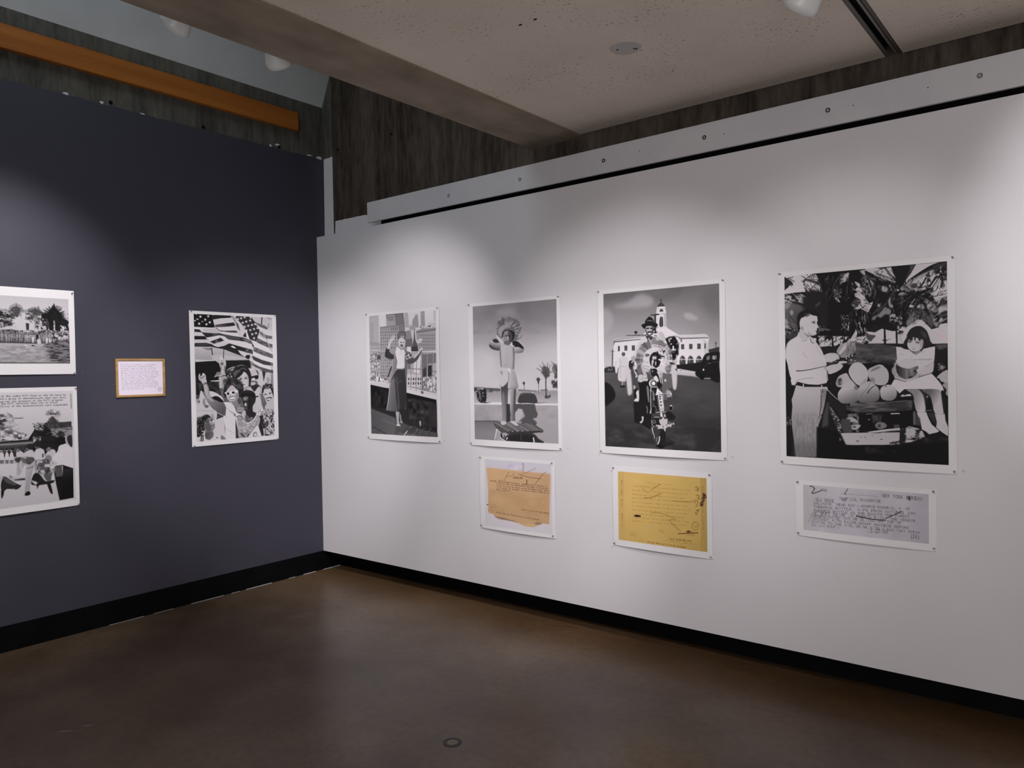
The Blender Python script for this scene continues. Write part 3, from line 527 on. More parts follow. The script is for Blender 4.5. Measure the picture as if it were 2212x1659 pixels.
def art_boy():
    p = Pic((1022.4,662.6),(1202.3,645.6),(1026.5,948.6),(1207.7,958.1),700,900,150,2)
    p.F(1000,630,4.608)
    p.G('90,60 950,60 960,980 100,980',128,176,'400,120 400,900')
    p.Z('90,60 950,60 960,420 100,420',112,158,150,.5,.8,1.6,a=.6); p.S('560,120 900,100 940,320 760,360 560,300',112,60,.5); p.S('110,200 300,190 330,280 160,320',118,30,.5); p.S('350,190 520,160 520,240 420,240',160,24,.5); p.S('110,560 300,600 330,760 120,900',186,50,.6)
    p.S('560,640 900,500 940,700 700,800',180,60,.5)
    p.P('110,948 240,956 560,968 760,980 950,975 955,1120 110,1110',148); p.G('110,990 560,1000 955,985 955,1120 110,1110',132,165,'300,980 300,1110',0,4); p.P('110,948 240,956 380,962 380,990 250,985 110,975',78,0,4); p.P('560,970 740,985 740,995 560,985',95,0,4); p.Z('110,950 300,960 300,1000 110,990',50,110,30,.5,.4,2,b=2); p.P('780,970 850,968 850,985 780,985',110,0,2)
    # wall
    p.P('115,1110 240,1100 400,1108 560,1108 800,1112 950,1115 960,1515 120,1475',146); p.P('115,1110 240,1098 960,1112 960,1130 115,1122',200,0,2)
    p.Z('115,1125 955,1130 960,1300 118,1290',128,166,120,.5,.8,1.5,a=.7); p.G('118,1290 330,1290 340,1480 120,1475',104,124,'200,1290 200,1400'); p.P('118,1283 330,1280 400,1290 330,1295 118,1295',86,0,2); p.S('560,1108 590,1115 600,1220 560,1290 525,1270 530,1200',160,5)
    p.G('520,1115 720,1115 748,1220 700,1260 748,1300 700,1350 620,1345 590,1290 560,1290 625,1240 610,1170 560,1160 530,1200 440,1260 440,1115',70,88,'600,1115 600,1340',0,3)
    p.S('720,1120 725,1170 750,1210 740,1250 700,1265 740,1310 700,1350 600,1330 600,1280 630,1240 600,1170 640,1150',74,4)
    # pineapple
    p.S('145,970 180,958 225,962 236,1000 235,1070 215,1105 175,1100 145,1060 140,1010',58,1); p.Z('145,970 230,965 235,1080 180,1100 145,1050',30,120,16,.5,.15,sm=1); p.P('145,960 225,958 225,968 150,972',150,0,1); p.P('205,1100 300,1098 230,1110',60,0,3); p.S('215,965 236,980 235,1080 215,1100',32,4)
    # hat on wall
    p.S('556,1100 570,1030 600,1006 660,1004 710,1012 738,1050 742,1106 650,1106',56,1); p.L('580,1030 620,1010 700,1015',4,100,b=1); p.S('690,1000 705,992 708,1008',180); p.P('740,1100 860,1102 740,1110',90,0,3)
    # palms
    for x,y,s in((612,910,.45),(755,880,.75)):
        p.L([(x+4,y),(x+6,y+(60 if s<.6 else 130))],5,80)
        for a in range(9): 
            t=np.radians(-150+a*15); p.L([(x,y+8),(x+40*s*np.cos(t),y+8+50*s*np.sin(t))],8,60,2)
        p.S([(x-14*s,y-30*s),(x+16*s,y-30*s),(x+10*s,y+40*s),(x-6*s,y+40*s)],58,1)
    p.L('832,840 830,930 836,1060',11,62)
    for ex,ey,sg in((735,755,20),(765,725,20),(795,690,6),(850,700,-4),(885,720,20),(900,790,26),(780,800,20),(870,830,14),(820,720,2)): p.frond(830,840,ex,ey,sg,26,9,58,5,.5)
    p.S('790,760 830,740 870,780 850,850 815,850',64,4,.8)
    for ex,ey in((880,685),(935,760),(930,860),(905,700)): p.frond(940,800,ex,ey,16,30,9,62,5,.7)
    p.S('890,760 940,720 944,860',66,4,.7); p.Z('885,880 944,880 944,960 890,950',50,176,22,.55,.15); p.L('905,890 910,960',5,70); p.S('820,1050 835,1010 850,1040 870,1020 878,1045 840,1060',62,2); p.P('895,940 944,935 944,950 895,950',70)
    # stool
    p.S('440,1440 520,1400 700,1410 760,1460 800,1505 460,1490',46,3); p.P('470,1440 560,1420 700,1430 720,1495 480,1490',36,0,4)
    p.P('300,1290 410,1300 480,1400 385,1405 340,1360',72,0,1)
    for i,(x0,x1) in enumerate(((300,470),(350,515),(410,565),(450,615),(500,660),(560,705),(610,745),(655,780))):
        p.P([(x0,1296+i*2),(x0+42,1294+i*2),(x1+30,1385-i*1),(x1-6,1392-i*1)],(104,90,112,98,108,92,104,88)[i],0,1); p.L([(x0+44,1294+i*2),(x1+30,1388-i)],5,44,sm=0); p.P([(x1-8,1388),(x1+28,1380),(x1+26,1398),(x1-6,1404)],60)
    p.P('440,1400 780,1380 780,1392 700,1410 450,1412',50); p.L('345,1370 325,1475',7,205); p.L('345,1362 385,1405',6,190); p.L('390,1410 400,1450 440,1485',16,36); p.L('380,1450 430,1482',8,190); p.L('455,1450 435,1482',10,205); p.L('710,1450 720,1500',12,195); p.L('420,1430 440,1480',12,60); p.L('590,1420 590,1480',5,80)
    # legs
    p.G('385,950 455,890 460,970 452,1130 438,1260 440,1310 400,1320 400,1180 390,1060',62,120,'430,950 410,1290',0,2); p.S('400,1000 420,1040 425,1200 410,1280 395,1150',130,8,.6)
    p.G('460,960 535,955 532,1100 526,1200 528,1290 490,1290 480,1180 470,1060',150,100,'480,1000 532,1010',0,2); p.P('515,960 535,955 530,1140 520,1280 510,1150',70,0,5); p.S('458,970 480,1060 482,1190 470,1200 455,1100',178,5,.8)
    p.S('385,1300 400,1285 435,1290 436,1315 410,1325 390,1318',172,1); p.S('485,1290 520,1285 550,1310 560,1325 540,1332 500,1310',172,1); p.P('440,1115 475,1115 482,1290 440,1300',48,0,3); p.P('520,1200 530,1280 522,1280',60)
    # shorts
    p.S('372,760 440,755 510,775 535,830 556,930 555,955 510,968 455,962 458,890 430,920 405,945 372,935 360,900 362,820',170,1)
    p.G('470,780 520,785 556,930 550,958 470,962 465,900',158,120,'470,900 550,900',1,4,.8); p.L('460,770 458,890 425,930',6,110,b=1); p.L('470,945 550,940',4,110); p.L('375,750 440,755 510,778',10,160); p.L('380,745 440,752 505,772',4,100); p.S('445,745 475,750 480,800 465,800',188,1); p.S('375,790 400,795 395,830',130,4); p.L('372,935 405,945 455,895',5,80); p.L('458,964 550,958',5,70)
    # torso
    p.G('370,515 430,530 520,545 520,620 515,700 515,772 440,755 385,745 375,650',165,150,'400,560 500,720',0,2); p.P('500,560 522,550 515,770 500,765 505,660',96,0,5); p.P('370,520 375,640 384,745 390,745 385,640 378,530',110,0,3); p.E(430,725,4,5,100); p.L('440,560 445,640 440,720',6,150,b=4); p.L('375,590 384,745',4,60)
    # arms
    p.G('365,505 300,480 266,520 280,555 330,580 372,578',170,60,'330,500 320,575',1,1); p.S('300,480 340,470 365,505 320,505',42,3); p.P('330,435 350,440 410,500 405,525 360,490',178,0,2); p.S('268,525 290,540 330,575 300,570 272,548',50,3)
    p.G('520,545 560,550 610,560 615,585 590,608 550,610 518,600',165,100,'560,550 570,608',1,1); p.S('490,500 530,488 570,510 610,555 600,568 560,550 520,548 490,540',34,2); p.L('560,490 600,530 618,570 600,605 560,612',5,176); p.S('480,530 492,495 500,540',196,1); p.P('490,528 525,540 500,548',190)
    # hat
    rr=np.random.RandomState(5)
    for a in range(120):
        t=np.radians(-205+a*2.1); r=rr.uniform(110,150)*(1 if -150<np.degrees(t)<-20 else .82); x,y=455,400
        q=(x+85*np.cos(t),y+85*np.sin(t)); e=(x+r*1.08*np.cos(t+.12),y+r*1.1*np.sin(t+.12)); p.L([q,e],rr.uniform(4,9),rr.choice([60,80,120,160,70]),2)
    p.S('345,400 360,350 400,325 455,318 520,335 552,380 550,430 540,480 490,490 400,470 360,440',96,2); p.S('355,410 365,360 410,330 460,328 480,350 420,370 395,420 385,450',142,5); p.S('350,300 450,260 560,290 560,380 520,330 440,310 370,340',88,6,.7)
    p.S('395,440 400,400 440,380 500,390 520,420 510,470 480,500 410,480',34,3)
    p.S('405,440 415,400 450,388 475,410 482,470 470,510 440,520 410,490',128,2); p.S('455,400 490,410 495,470 475,515 455,470',70,6); p.L('420,440 450,435',9,50); p.L('460,440 480,440',8,40); p.L('452,445 458,475',8,185); p.L('435,492 460,490',7,60); p.L('437,484 462,482',4,150); p.S('398,455 408,455 405,480 395,475',160,1); p.S('415,495 470,505 460,530 420,520',90,3)
    for a in range(26):
        t=np.radians(-120+a*5.5); p.L([(455+70*np.cos(t),400+75*np.sin(t)),(455+rr.uniform(100,135)*np.cos(t+.1),395+rr.uniform(110,140)*np.sin(t+.1))],5,rr.choice([150,70,175]),2)
    p.L('540,470 575,460 590,430',6,80); p.L('540,440 570,400 585,350',7,90)
    return p.done(1,2.5)
def art_rooftop():
    p = Pic((797.7,681.8),(941.7,670.8),(803.5,936.8),(946.9,943.6),640,820,190,11)
    p.F(780,650,5.184)
    p.G('80,90 850,90 860,1120 100,960',196,186,'300,100 300,800')
    p.P('92,160 150,160 200,150 210,300 215,560 100,560',160,0,12); p.P('95,240 140,240 150,470 100,470',150,0,6); p.L('210,155 208,560',4,200,b=2)
    # hazy towers
    p.P('490,130 530,130 545,300 500,300',160,0,4); p.P('580,225 605,180 620,150 640,160 645,210 650,300 580,300',140,0,5); p.P('672,118 716,118 722,290 675,290',142,0,3); p.P('760,250 800,250 840,240 845,340 760,340',176,0,8); p.P('545,280 600,270 620,330 550,330',150,0,6); p.P('815,110 838,110 842,230 820,230',172,0,4)
    # main block
    p.P('282,152 480,135 495,262 500,350 520,560 520,960 210,900 215,300 290,285',148); p.P('480,135 495,262 495,350 430,350 425,270 395,270 380,150',110,0,2); p.P('282,152 480,135 482,145 284,163',95); p.P('284,178 376,170 376,182 286,190',110)
    for k in range(4): p.P([(305+k*18,192),(313+k*18,191),(314+k*18,222),(306+k*18,222)],90,0,1)
    p.P('212,290 420,268 496,264 498,280 215,305',120,0,1); p.P('215,345 500,338 500,352 215,360',118,0,1)
    for k in range(14): p.P([(225+k*20,305-k*1.2),(235+k*20,304-k*1.2),(236+k*20,336-k),(226+k*20,337-k)],95 if 5<k<10 else 125,0,1)
    for r in range(15):
        for k in range(13):
            x=228+k*23; y=375+r*35-k*.4
            p.P([(x,y),(x+9,y),(x+9,y+19),(x,y+19)],p.rng.choice([78,95,120,110]),0,.8)
    p.P('425,350 520,345 520,960 425,920',130,0,6,.5)
    # left low buildings
    p.P('100,455 160,440 215,460 215,900 108,840',158); p.Z('100,560 215,560 215,850 108,840',110,190,16,.5,.2); p.P('100,450 200,470 210,500 105,500',140,0,4)
    for r in range(8):
        for k in range(5): p.P([(116+k*20,520+r*38),(124+k*20,520+r*38),(124+k*20,536+r*38),(116+k*20,536+r*38)],120,0,1)
    p.P('190,610 225,610 225,655 190,655',70,0,1); p.Z('108,830 300,870 320,920 108,890',100,210,22,.5,.2)
    # right buildings
    p.P('620,345 840,320 842,560 640,570',150); p.P('620,340 700,310 840,305 842,325 625,352',130,0,1); p.P('625,350 842,322 842,334 630,362',100); p.Z('660,290 810,280 810,305 680,312',70,190,18,.5,.2); 
    for r in range(5):
        for k in range(9): p.P([(660+k*20,380+r*36),(670+k*20,379+r*36),(670+k*20,398+r*36),(660+k*20,399+r*36)],112,0,1)
    p.P('500,340 560,330 580,440 500,450',130,0,3); p.P('505,430 580,425 580,520 500,520',100,0,3); p.P('600,320 605,320 615,440 640,500 640,570 570,570 580,500 595,430',84,0,1); p.P('568,520 640,510 645,570 570,570',60,0,1)
    p.P('525,515 562,515 562,570 525,570',205,0,1)
    # below railing
    p.P('525,580 845,580 850,1030 525,970',166); p.P('600,640 660,600 680,640 660,820 600,800',205,0,3); p.P('700,600 845,590 845,700 760,710 700,840',110,0,3); p.P('755,730 800,720 800,850 755,860',46,0,3); p.P('700,770 740,740 745,860 700,870',60,0,3); p.P('525,820 690,830 690,960 525,960',190)
    for r in range(2):
        for k in range(6): p.P([(536+k*27,862+r*48),(550+k*27,864+r*48),(550+k*27,892+r*48),(536+k*27,890+r*48)],60,0,1)
    p.Z('700,860 850,830 850,1020 700,1000',110,205,24,.5,.2); p.P('530,700 560,700 560,760 530,760',110,0,2); p.L('530,760 700,770 850,800',6,80,b=1)
    # railing
    p.L('105,565 290,570',10,110); p.L('105,560 290,564',5,215); p.L('530,572 845,578',9,214); p.L('530,578 845,585',4,90)
    for x in(110,145): p.L([(x,570),(x+8,895)],4,150,sm=0)
    for x in(570,630,745,812): p.L([(x,580),(x-2,1015)],7,110,sm=0); p.L([(x+3,580),(x+1,1015)],3,190,sm=0)
    p.L('690,580 690,1030',20,100); p.L('686,580 686,1030',6,180); p.L('108,905 320,935',8,205); p.L('530,965 850,1045',7,205); p.L('530,958 850,1036',4,80)
    # parapet
    p.P('108,905 320,935 320,965 340,985 112,940',185,0,1); p.P('520,985 850,1060 850,1108 520,1040',196,0,1); p.P('680,1010 710,1020 705,1045 680,1035',90)
    p.G('112,938 260,970 320,980 850,1108 860,1520 600,1430 300,1290 118,1210',26,42,'300,1000 300,1300'); p.P('520,1040 850,1110 852,1150 520,1070',24,0,3); p.Z('530,1080 850,1150 855,1450 560,1350',24,64,60,.55,.5,b=6); p.P('760,1130 850,1150 855,1430 770,1400',50,0,14,.7); p.S('670,1230 710,1220 715,1260 680,1265',70,6); p.S('535,1100 575,1105 570,1130 540,1125',60,4); p.S('665,1345 685,1350 682,1400 668,1390',150,3)
    p.Z('120,960 300,1000 300,1200 120,1180',22,44,50,.55,.5,b=6)
    # floor
    p.P('118,1205 300,1280 560,1400 865,1480 868,1525 125,1490',74); p.G('118,1205 400,1310 400,1500 125,1490',76,88,'120,1300 390,1400',0,4)
    p.L('130,1410 240,1460 300,1490',6,36); p.L('160,1420 195,1385',5,60); p.L('185,1480 230,1440',5,50); p.L('250,1330 420,1400',5,110,b=2)
    p.P('520,1410 580,1400 620,1430 560,1480 500,1500 470,1470',66); p.L('500,1500 540,1450 580,1405',14,180,8,b=2); p.L('590,1490 620,1460 640,1430',10,140,b=2); p.S('540,1440 600,1400 640,1420 610,1480 550,1480',62,3)
    for x in(640,700,770): p.L([(x-20,1510),(x+30,1420)],7,36,sm=0); p.L([(x-28,1510),(x+22,1420)],4,110,sm=0)
    p.L('430,1480 640,1505',4,140,b=2)
    # woman: coat, skirt
    p.S('415,770 500,765 515,930 520,1100 515,1220 470,1200 410,1240 320,1230 295,1225 310,1100 330,930 360,850',62,1)
    p.G('400,780 495,770 515,930 520,1100 500,1210 440,1200 400,1100',54,46,'400,900 500,1100',0,3); p.L('390,880 420,920 470,890',5,90,b=2); p.G('330,920 300,1220 340,1235 420,1240 400,1050 380,850',112,84,'300,1100 400,1150',0,3); p.L('335,920 318,1100 298,1225',6,175); p.L('410,850 420,1000 440,1200',14,80,b=6)
    p.G('360,545 400,520 415,560 420,700 400,770 370,830 330,925 315,920 320,850 360,740 370,680',150,110,'340,700 410,720',0,1); p.P('355,740 320,850 300,860 340,740',50); p.P('495,560 520,580 530,640 525,760 520,940 508,900 500,780',100,0,2)
    p.S('390,530 440,515 470,540 500,570 495,640 492,755 440,765 405,755 412,680 395,600',205,1); p.L('455,540 460,600',4,170); p.L('440,520 455,548 480,535',5,120); p.L('405,756 450,765 495,752',5,90)
    # arms
    p.S('290,530 325,535 330,575 350,560 375,620 370,650 320,650 280,630 272,600',52,1); p.S('320,560 350,535 400,520 390,570 360,600',140,3); p.S('300,535 310,490 325,440 345,410 370,380 385,390 375,430 350,460 330,500 325,535',184,1); p.L('345,430 380,385',6,120); p.L('340,465 395,430',8,150)
    p.S('495,560 525,575 560,600 570,640 600,620 640,580 670,550 690,560 660,620 640,660 590,700 540,705 520,680 530,640',76,1); p.S('600,620 650,570 670,530 690,525 700,545 680,560 650,600 600,650',190,1); p.Z('500,570 570,570 575,640 510,660',60,205,14,.5,.15)
    p.S('630,450 670,425 690,430 685,460 650,475 632,470',205,1); p.L('635,460 690,445',4,110)
    # neck, head
    p.S('425,480 470,510 460,550 430,530 420,510',150,2); p.S('425,440 450,415 495,430 500,480 485,520 460,525 435,505 424,470',190,1); p.S('420,440 415,370 450,345 500,350 508,390 498,440 480,410 450,395 430,420',84,2); p.L('425,380 460,365 500,380',7,140); p.L('430,400 460,385 495,400',5,150); p.E(470,405,22,12,150,0,3); p.L('445,462 465,468',9,45); p.L('475,470 492,465',8,50); p.S('448,492 465,488 480,500 470,516 452,510',46,1); p.L('455,500 475,503',4,200)
    # legs
    p.P('400,1240 440,1240 438,1330 448,1395 418,1400 412,1330',158,0,1); p.P('442,1240 460,1280 468,1330 480,1360 460,1365 448,1320',130,0,1); p.S('415,1385 450,1385 455,1402 418,1405',200,1); p.S('455,1345 480,1355 478,1368 455,1362',150,1); p.L('418,1402 450,1403',5,30)
    return p.done(1,2.5)

def star(p,x,y,r,c=205,rot=0):
    p.P([(x+(r if k%2==0 else r*.42)*np.sin(k*np.pi/5+rot),y-(r if k%2==0 else r*.42)*np.cos(k*np.pi/5+rot)) for k in range(10)],c)

def art_flags():
    p = Pic((417.3,677.5),(587,686.8),(424.8,954),(592,939.9),760,1090,90,7)
    T = lambda: p.F(410,670,11.642); B = lambda: p.F(410,800,10.368)
    T()
    p.P('80,80 2100,180 2100,1640 120,1640',176); p.G('100,940 1500,940 1500,1260 120,1290',176,150,'500,960 500,1250')
    p.P('1560,170 2080,190 2080,560 1560,300',182); p.L('1812,180 1800,360',26,36); p.P('1580,260 1700,330 1900,400 2010,510 1960,500 1800,440 1640,350',90,0,8); p.L('1940,190 2050,235',18,110); p.L('1980,340 1965,450',16,110); p.S('1950,490 1980,460 2020,490 1990,505',200)
    # lower dark van window
    p.S('130,1290 200,1270 420,1285 640,1270 700,1310 740,1400 760,1659 150,1659',24,1); p.P('130,1240 400,1260 660,1250 720,1350 690,1320 640,1280 430,1290 135,1310',185,0,3); p.P('830,1270 1480,1255 1520,1330 1525,1470 1480,1470 1300,1380 900,1550 840,1659 760,1659',30); p.P('1480,1260 1540,1300 1600,1400 1560,1480 1520,1470 1520,1330',120,0,4)
    p.P('290,945 560,950 560,1010 430,1010',120,0,6); p.P('520,945 545,945 580,1130 550,1140',70,0,2); p.P('550,1140 840,1120 1500,1220 1480,1260 560,1270',176,0,10)
    # big flag
    p.P('85,85 545,105 600,360 625,430 540,440 100,415',24)
    p.P('545,125 700,118 1030,135 1080,180 575,235',36); p.P('575,240 760,205 1075,188 1130,300 960,330 610,362',192); p.G('620,372 900,330 1100,312 1140,390 960,415 640,430',84,40,'640,400 1000,360')
    p.P('640,435 900,425 1150,395 1190,500 1180,570 860,520 740,510',196); p.P('740,512 860,522 1160,515 1200,575 960,560 800,530',66); p.L('640,440 740,515 830,535',14,28)
    p.P('95,420 540,445 625,440 740,530 900,560 1200,575 1330,680 1540,730 1550,860 1400,790 1300,790 960,740 860,660 740,630 700,640 420,690 250,480 100,470',200)
    p.P('105,480 230,485 290,550 400,570 560,580 740,585 860,610 1060,650 1330,690 1420,720 1530,770 1580,860 1420,820 1290,790 960,740 860,660 740,630 600,660 420,690 350,660 290,560 105,545',40,0,1)
    p.P('290,470 620,460 740,540 800,580 400,570 330,520',176,0,3); p.P('760,600 1000,640 1280,700 1250,760 960,735 860,660',88,0,6,.7); p.P('560,590 740,590 700,630 580,650',80,0,8,.8); p.P('1290,710 1480,750 1580,850 1400,790',110,0,5)
    p.P('105,550 290,560 370,650 440,740 105,650',190); p.P('105,650 370,655 430,740 105,738',30); p.P('105,740 440,740 560,860 500,840 300,820 110,830',184); p.P('425,690 700,640 850,660 970,745 985,830 850,780 770,690 500,790',196)
    p.P('500,795 770,695 855,765 620,860',42,0,1); p.P('620,770 680,750 720,820 660,840',90,0,6); p.P('560,860 860,770 970,830 860,900 700,930 600,900',190)
    p.P('110,830 400,825 540,860 620,910 700,935 860,900 985,840 1110,860 1590,1000 1580,1110 1200,1010 1250,1090 1300,1140 1380,1190 1160,1110 840,985 680,960 540,925 110,920',38,0,1); p.P('150,850 460,845 500,900 150,905',58,0,10)
    p.P('970,745 1200,770 1400,800 1580,880 1600,1010 1400,960 985,840',198); p.P('1010,915 1080,900 1165,970 1100,960',215); p.P('1205,1010 1400,1060 1580,1130 1540,1190 1480,1150 1420,1130 1380,1185 1280,1110',192); p.Z('1380,950 1580,1010 1570,1110 1380,1060',36,100,50,.5,.3)
    p.S('1420,1140 1500,1140 1500,1200 1460,1235 1390,1195',30,2); p.S('1030,150 1090,150 1180,280 1250,490 1330,600 1380,560 1370,680 1230,640 1190,540 1120,310',186,3); p.P('1140,300 1210,340 1250,490 1290,520 1230,500 1190,440',84,0,5); p.P('1040,150 1090,150 1160,300 1130,310',130,0,4); p.S('1190,250 1290,350 1360,480 1400,600 1340,640 1280,560',192,4)
    p.P('1385,560 1420,620 1410,690 1330,660',34,0,3); p.P('1390,500 1460,580 1520,660 1490,740 1420,690',196,0,2)
    for x,y in((258,160),(455,152),(378,238),(495,306),(225,342),(410,355)): star(p,x,y,42)
    star(p,145,92,28); p.S('150,215 185,210 215,235 180,240',200); p.S('280,268 300,275 335,290 300,297',200); star(p,118,262,30)
    # second flag canton + stripes
    p.P('1100,145 1540,165 1600,260 1750,480 1740,560 1660,790 1560,760 1500,740 1440,560 1340,400 1200,250',46)
    for x,y in((1205,225),(1285,205),(1375,180),(1525,185),(1325,318),(1415,290),(1515,265),(1375,420),(1465,395),(1560,375),(1640,355),(1515,505),(1610,480),(1700,455),(1565,610),(1660,585),(1610,712),(1420,520),(1130,160)): star(p,x,y,42,198)
    def stripe(q,c): p.P(q,c,0,1)
    stripe('1640,320 1760,430 1900,490 2080,530 2070,660 1940,640 1790,560 1730,480 1700,400',196)
    stripe('1750,530 1850,610 1950,640 2070,660 2060,730 1900,720 1760,600',100)
    stripe('1720,630 1860,720 2060,740 2080,860 1990,850 1860,790 1690,700',200)
    stripe('1690,700 1860,790 1990,850 2080,870 2080,950 1960,950 1860,900 1680,820 1670,770',84); p.Z('1690,720 2060,880 2080,950 1690,830',70,120,60,.5,.5)
    stripe('1560,760 1860,900 2080,1000 2085,1120 1900,1050 1600,930',204)
    stripe('1600,930 1850,1030 2085,1130 2085,1215 1850,1160 1600,1040',92); p.Z('1600,930 1850,1030 2085,1130 2085,1215 1850,1160 1600,1040',76,118,60,.5,.5)
    stripe('1580,1040 1850,1150 2085,1230 2085,1330 1850,1270 1580,1140',204)
    stripe('1550,1150 1800,1260 2085,1340 2085,1410 1850,1380 1600,1270',60)
    stripe('1500,1210 1650,1290 1850,1380 2085,1430 2085,1540 1850,1480 1620,1390 1520,1290',204)
    stripe('1520,1250 1600,1350 1750,1430 2085,1530 2090,1610 1900,1570 1650,1480',82); p.L('2050,1330 2060,1600',60,150,b=10,a=.5)
    p.L('1650,360 1800,530 1920,760 2060,1040',10,200); p.L('1790,530 1900,680 1970,900 2070,1060',12,110); p.P('1560,860 1600,940 1590,1040 1560,1000 1530,870',190,0,3); p.S('1555,865 1595,880 1600,940 1575,920',30)
    # raised fist
    p.L('850,990 835,1230',18,30); p.S('730,1290 780,1240 860,1240 900,1310 900,1420 880,1480 860,1640 780,1659 790,1480 740,1380',178,2); p.S('770,1330 830,1320 830,1370 780,1380',60,8,.7); p.L('760,1350 800,1380 860,1370',10,70); p.L('770,1300 830,1270',8,110); p.S('750,1220 810,1190 830,1215 780,1240',205,1); p.P('860,1400 900,1400 870,1640 840,1640',110,0,8); p.S('760,1400 800,1400 790,1600 760,1480',120,8,.6)
    # middle woman hair top, man head
    p.S('1040,1500 1130,1430 1240,1385 1380,1400 1450,1460 1520,1560 1520,1659 1040,1659',60,4); p.L('900,1540 1000,1470 1120,1430',16,200); p.S('1040,1480 1100,1470 1120,1530 1060,1540',140,5); p.S('1160,1450 1280,1400 1380,1450 1300,1480 1200,1520',36,5); p.L('1180,1420 1300,1390 1400,1430',12,150,b=4)
    p.S('1480,1520 1560,1480 1660,1500 1700,1600 1700,1659 1490,1659',196,2); p.L('1640,1500 1690,1580 1700,1659',22,30); p.P('1820,1550 1880,1560 1890,1659 1820,1659',50); p.P('1540,1400 1830,1520 1830,1659 1700,1659 1690,1560 1640,1500 1540,1480',180)
    p.S('220,1600 240,1600 240,1659 210,1659',190); p.S('310,1610 350,1590 360,1620',190)
    # ----------------------------------- lower half
    B()
    p.P('130,0 780,0 780,120 620,400 430,470 240,480 160,640 140,640',24); p.Z('150,280 620,250 700,640 600,640 420,460 200,500',20,64,80,.55,.5,b=6)
    p.P('530,160 600,40 700,45 690,140 600,135',120,0,3); p.L('540,155 600,135 680,128',10,200); p.P('440,238 650,225 650,255 470,250',200); p.P('780,0 900,0 930,150 850,180 800,120',50); p.P('850,135 940,135 930,155 870,155',196); p.Z('790,60 930,60 900,170 800,170',30,150,26,.55,.2)
    # car / white surfaces
    p.S('225,480 265,470 310,560 400,720 520,880 590,930 590,1659 150,1659 140,620 200,640',182,2); p.S('430,470 560,500 700,590 750,680 740,720 600,700 480,600 440,560',190,2); p.S('470,620 540,585 620,590 700,650 750,715 650,712 560,670 480,640',26,2); p.P('590,940 740,1010 800,1659 520,1659 520,1200',186,0,3); p.P('600,960 650,985 730,1015 740,1040 580,1100 600,1030',40,0,3); p.L('600,1060 660,1020 720,1010',8,120)
    p.L('160,905 560,910',5,120); p.S('290,660 330,630 340,740 380,800 330,820 280,740',130,6); p.S('330,790 410,790 400,830 340,840',90,3); p.S('150,640 200,660 220,700 200,750 160,740',140,5); p.S('145,580 180,590 190,640 150,640',60,3); p.S('180,690 210,690 205,730',60,3); p.S('480,960 540,1040 520,1080 470,1040',150,6)
    # back arm (fist)
    p.S('650,140 790,130 830,200 800,270 740,400 730,510 690,460 650,380 640,260',150,3); p.P('660,180 700,170 700,420 665,400',176,0,8); p.S('660,410 730,420 720,510 690,460',80,5); p.L('650,120 720,110 780,95',16,200); p.L('650,135 720,140 770,120',8,60); p.P('680,0 770,0 780,90 690,100',172,0,3)
    # right side people background
    p.P('1340,0 1530,0 1640,0 1700,200 1640,420 1500,300',182); p.P('1610,0 1680,0 1690,180 1650,290',36,0,4); p.P('1540,0 1860,0 1860,80 1700,60',80,0,3); p.S('1700,60 1820,80 1810,200 1800,320 1740,330 1700,280 1640,330 1660,200',180,3); p.P('1800,100 1870,90 1870,560 1840,400',130,0,6); p.S('1720,160 1780,200 1760,310 1720,280',120,8,.6)
    # man with glasses
    p.S('1330,60 1380,0 1500,20 1530,120 1540,220 1510,330 1440,370 1380,350 1340,250',178,2); p.S('1470,0 1520,40 1530,130 1500,60',40,3); p.S('1355,150 1430,130 1500,115 1530,140 1520,190 1470,210 1440,180 1400,190 1370,180',32,2); p.P('1400,180 1440,170 1445,240 1380,245',196); p.S('1370,250 1440,240 1500,260 1500,330 1400,330',90,5); p.S('1370,290 1440,270 1460,310 1390,340',190,2); p.L('1375,310 1440,300',5,70); p.P('1360,350 1520,320 1520,400 1440,490 1390,430',40,0,4)
    p.S('1270,440 1330,370 1390,440 1440,480 1530,380 1640,430 1640,560 1600,1000 1400,1000 1380,800 1460,600',180,3); p.L('1290,430 1340,390 1400,450',8,120); p.P('1450,590 1530,570 1520,600 1450,620',30); p.L('1550,400 1600,520 1640,500',8,130)
    # middle woman face
    p.S('1040,130 1100,60 1200,20 1300,100 1320,260 1300,360 1220,420 1150,370 1080,250',184,2); p.S('930,80 1000,-40 1150,-100 1280,-60 1350,60 1370,200 1340,340 1310,360 1310,200 1270,90 1200,40 1160,100 1060,180 980,200',34,3); p.S('960,60 1040,0 1120,20 1060,80 1000,160',80,8); p.L('1080,20 1180,-40 1260,0',14,110,b=6)
    p.S('1088,196 1130,184 1165,200 1138,216 1096,211',70,3); p.E(1128,199,13,11,34,0,1); p.S('1214,184 1258,172 1284,190 1250,203 1214,199',70,3); p.E(1248,187,13,10,34,0,1); p.S('1160,318 1195,312 1228,320 1195,340',110,3); p.L('1070,170 1120,160 1170,175',7,60); p.L('1210,160 1260,150 1290,165',7,60); p.L('1190,200 1200,260 1170,275',7,120); p.L('1165,330 1220,330',12,80); p.P('1150,390 1300,360 1290,420 1180,480',150,0,5); p.S('1240,60 1300,140 1310,300 1280,330 1270,180',150,6,.6)
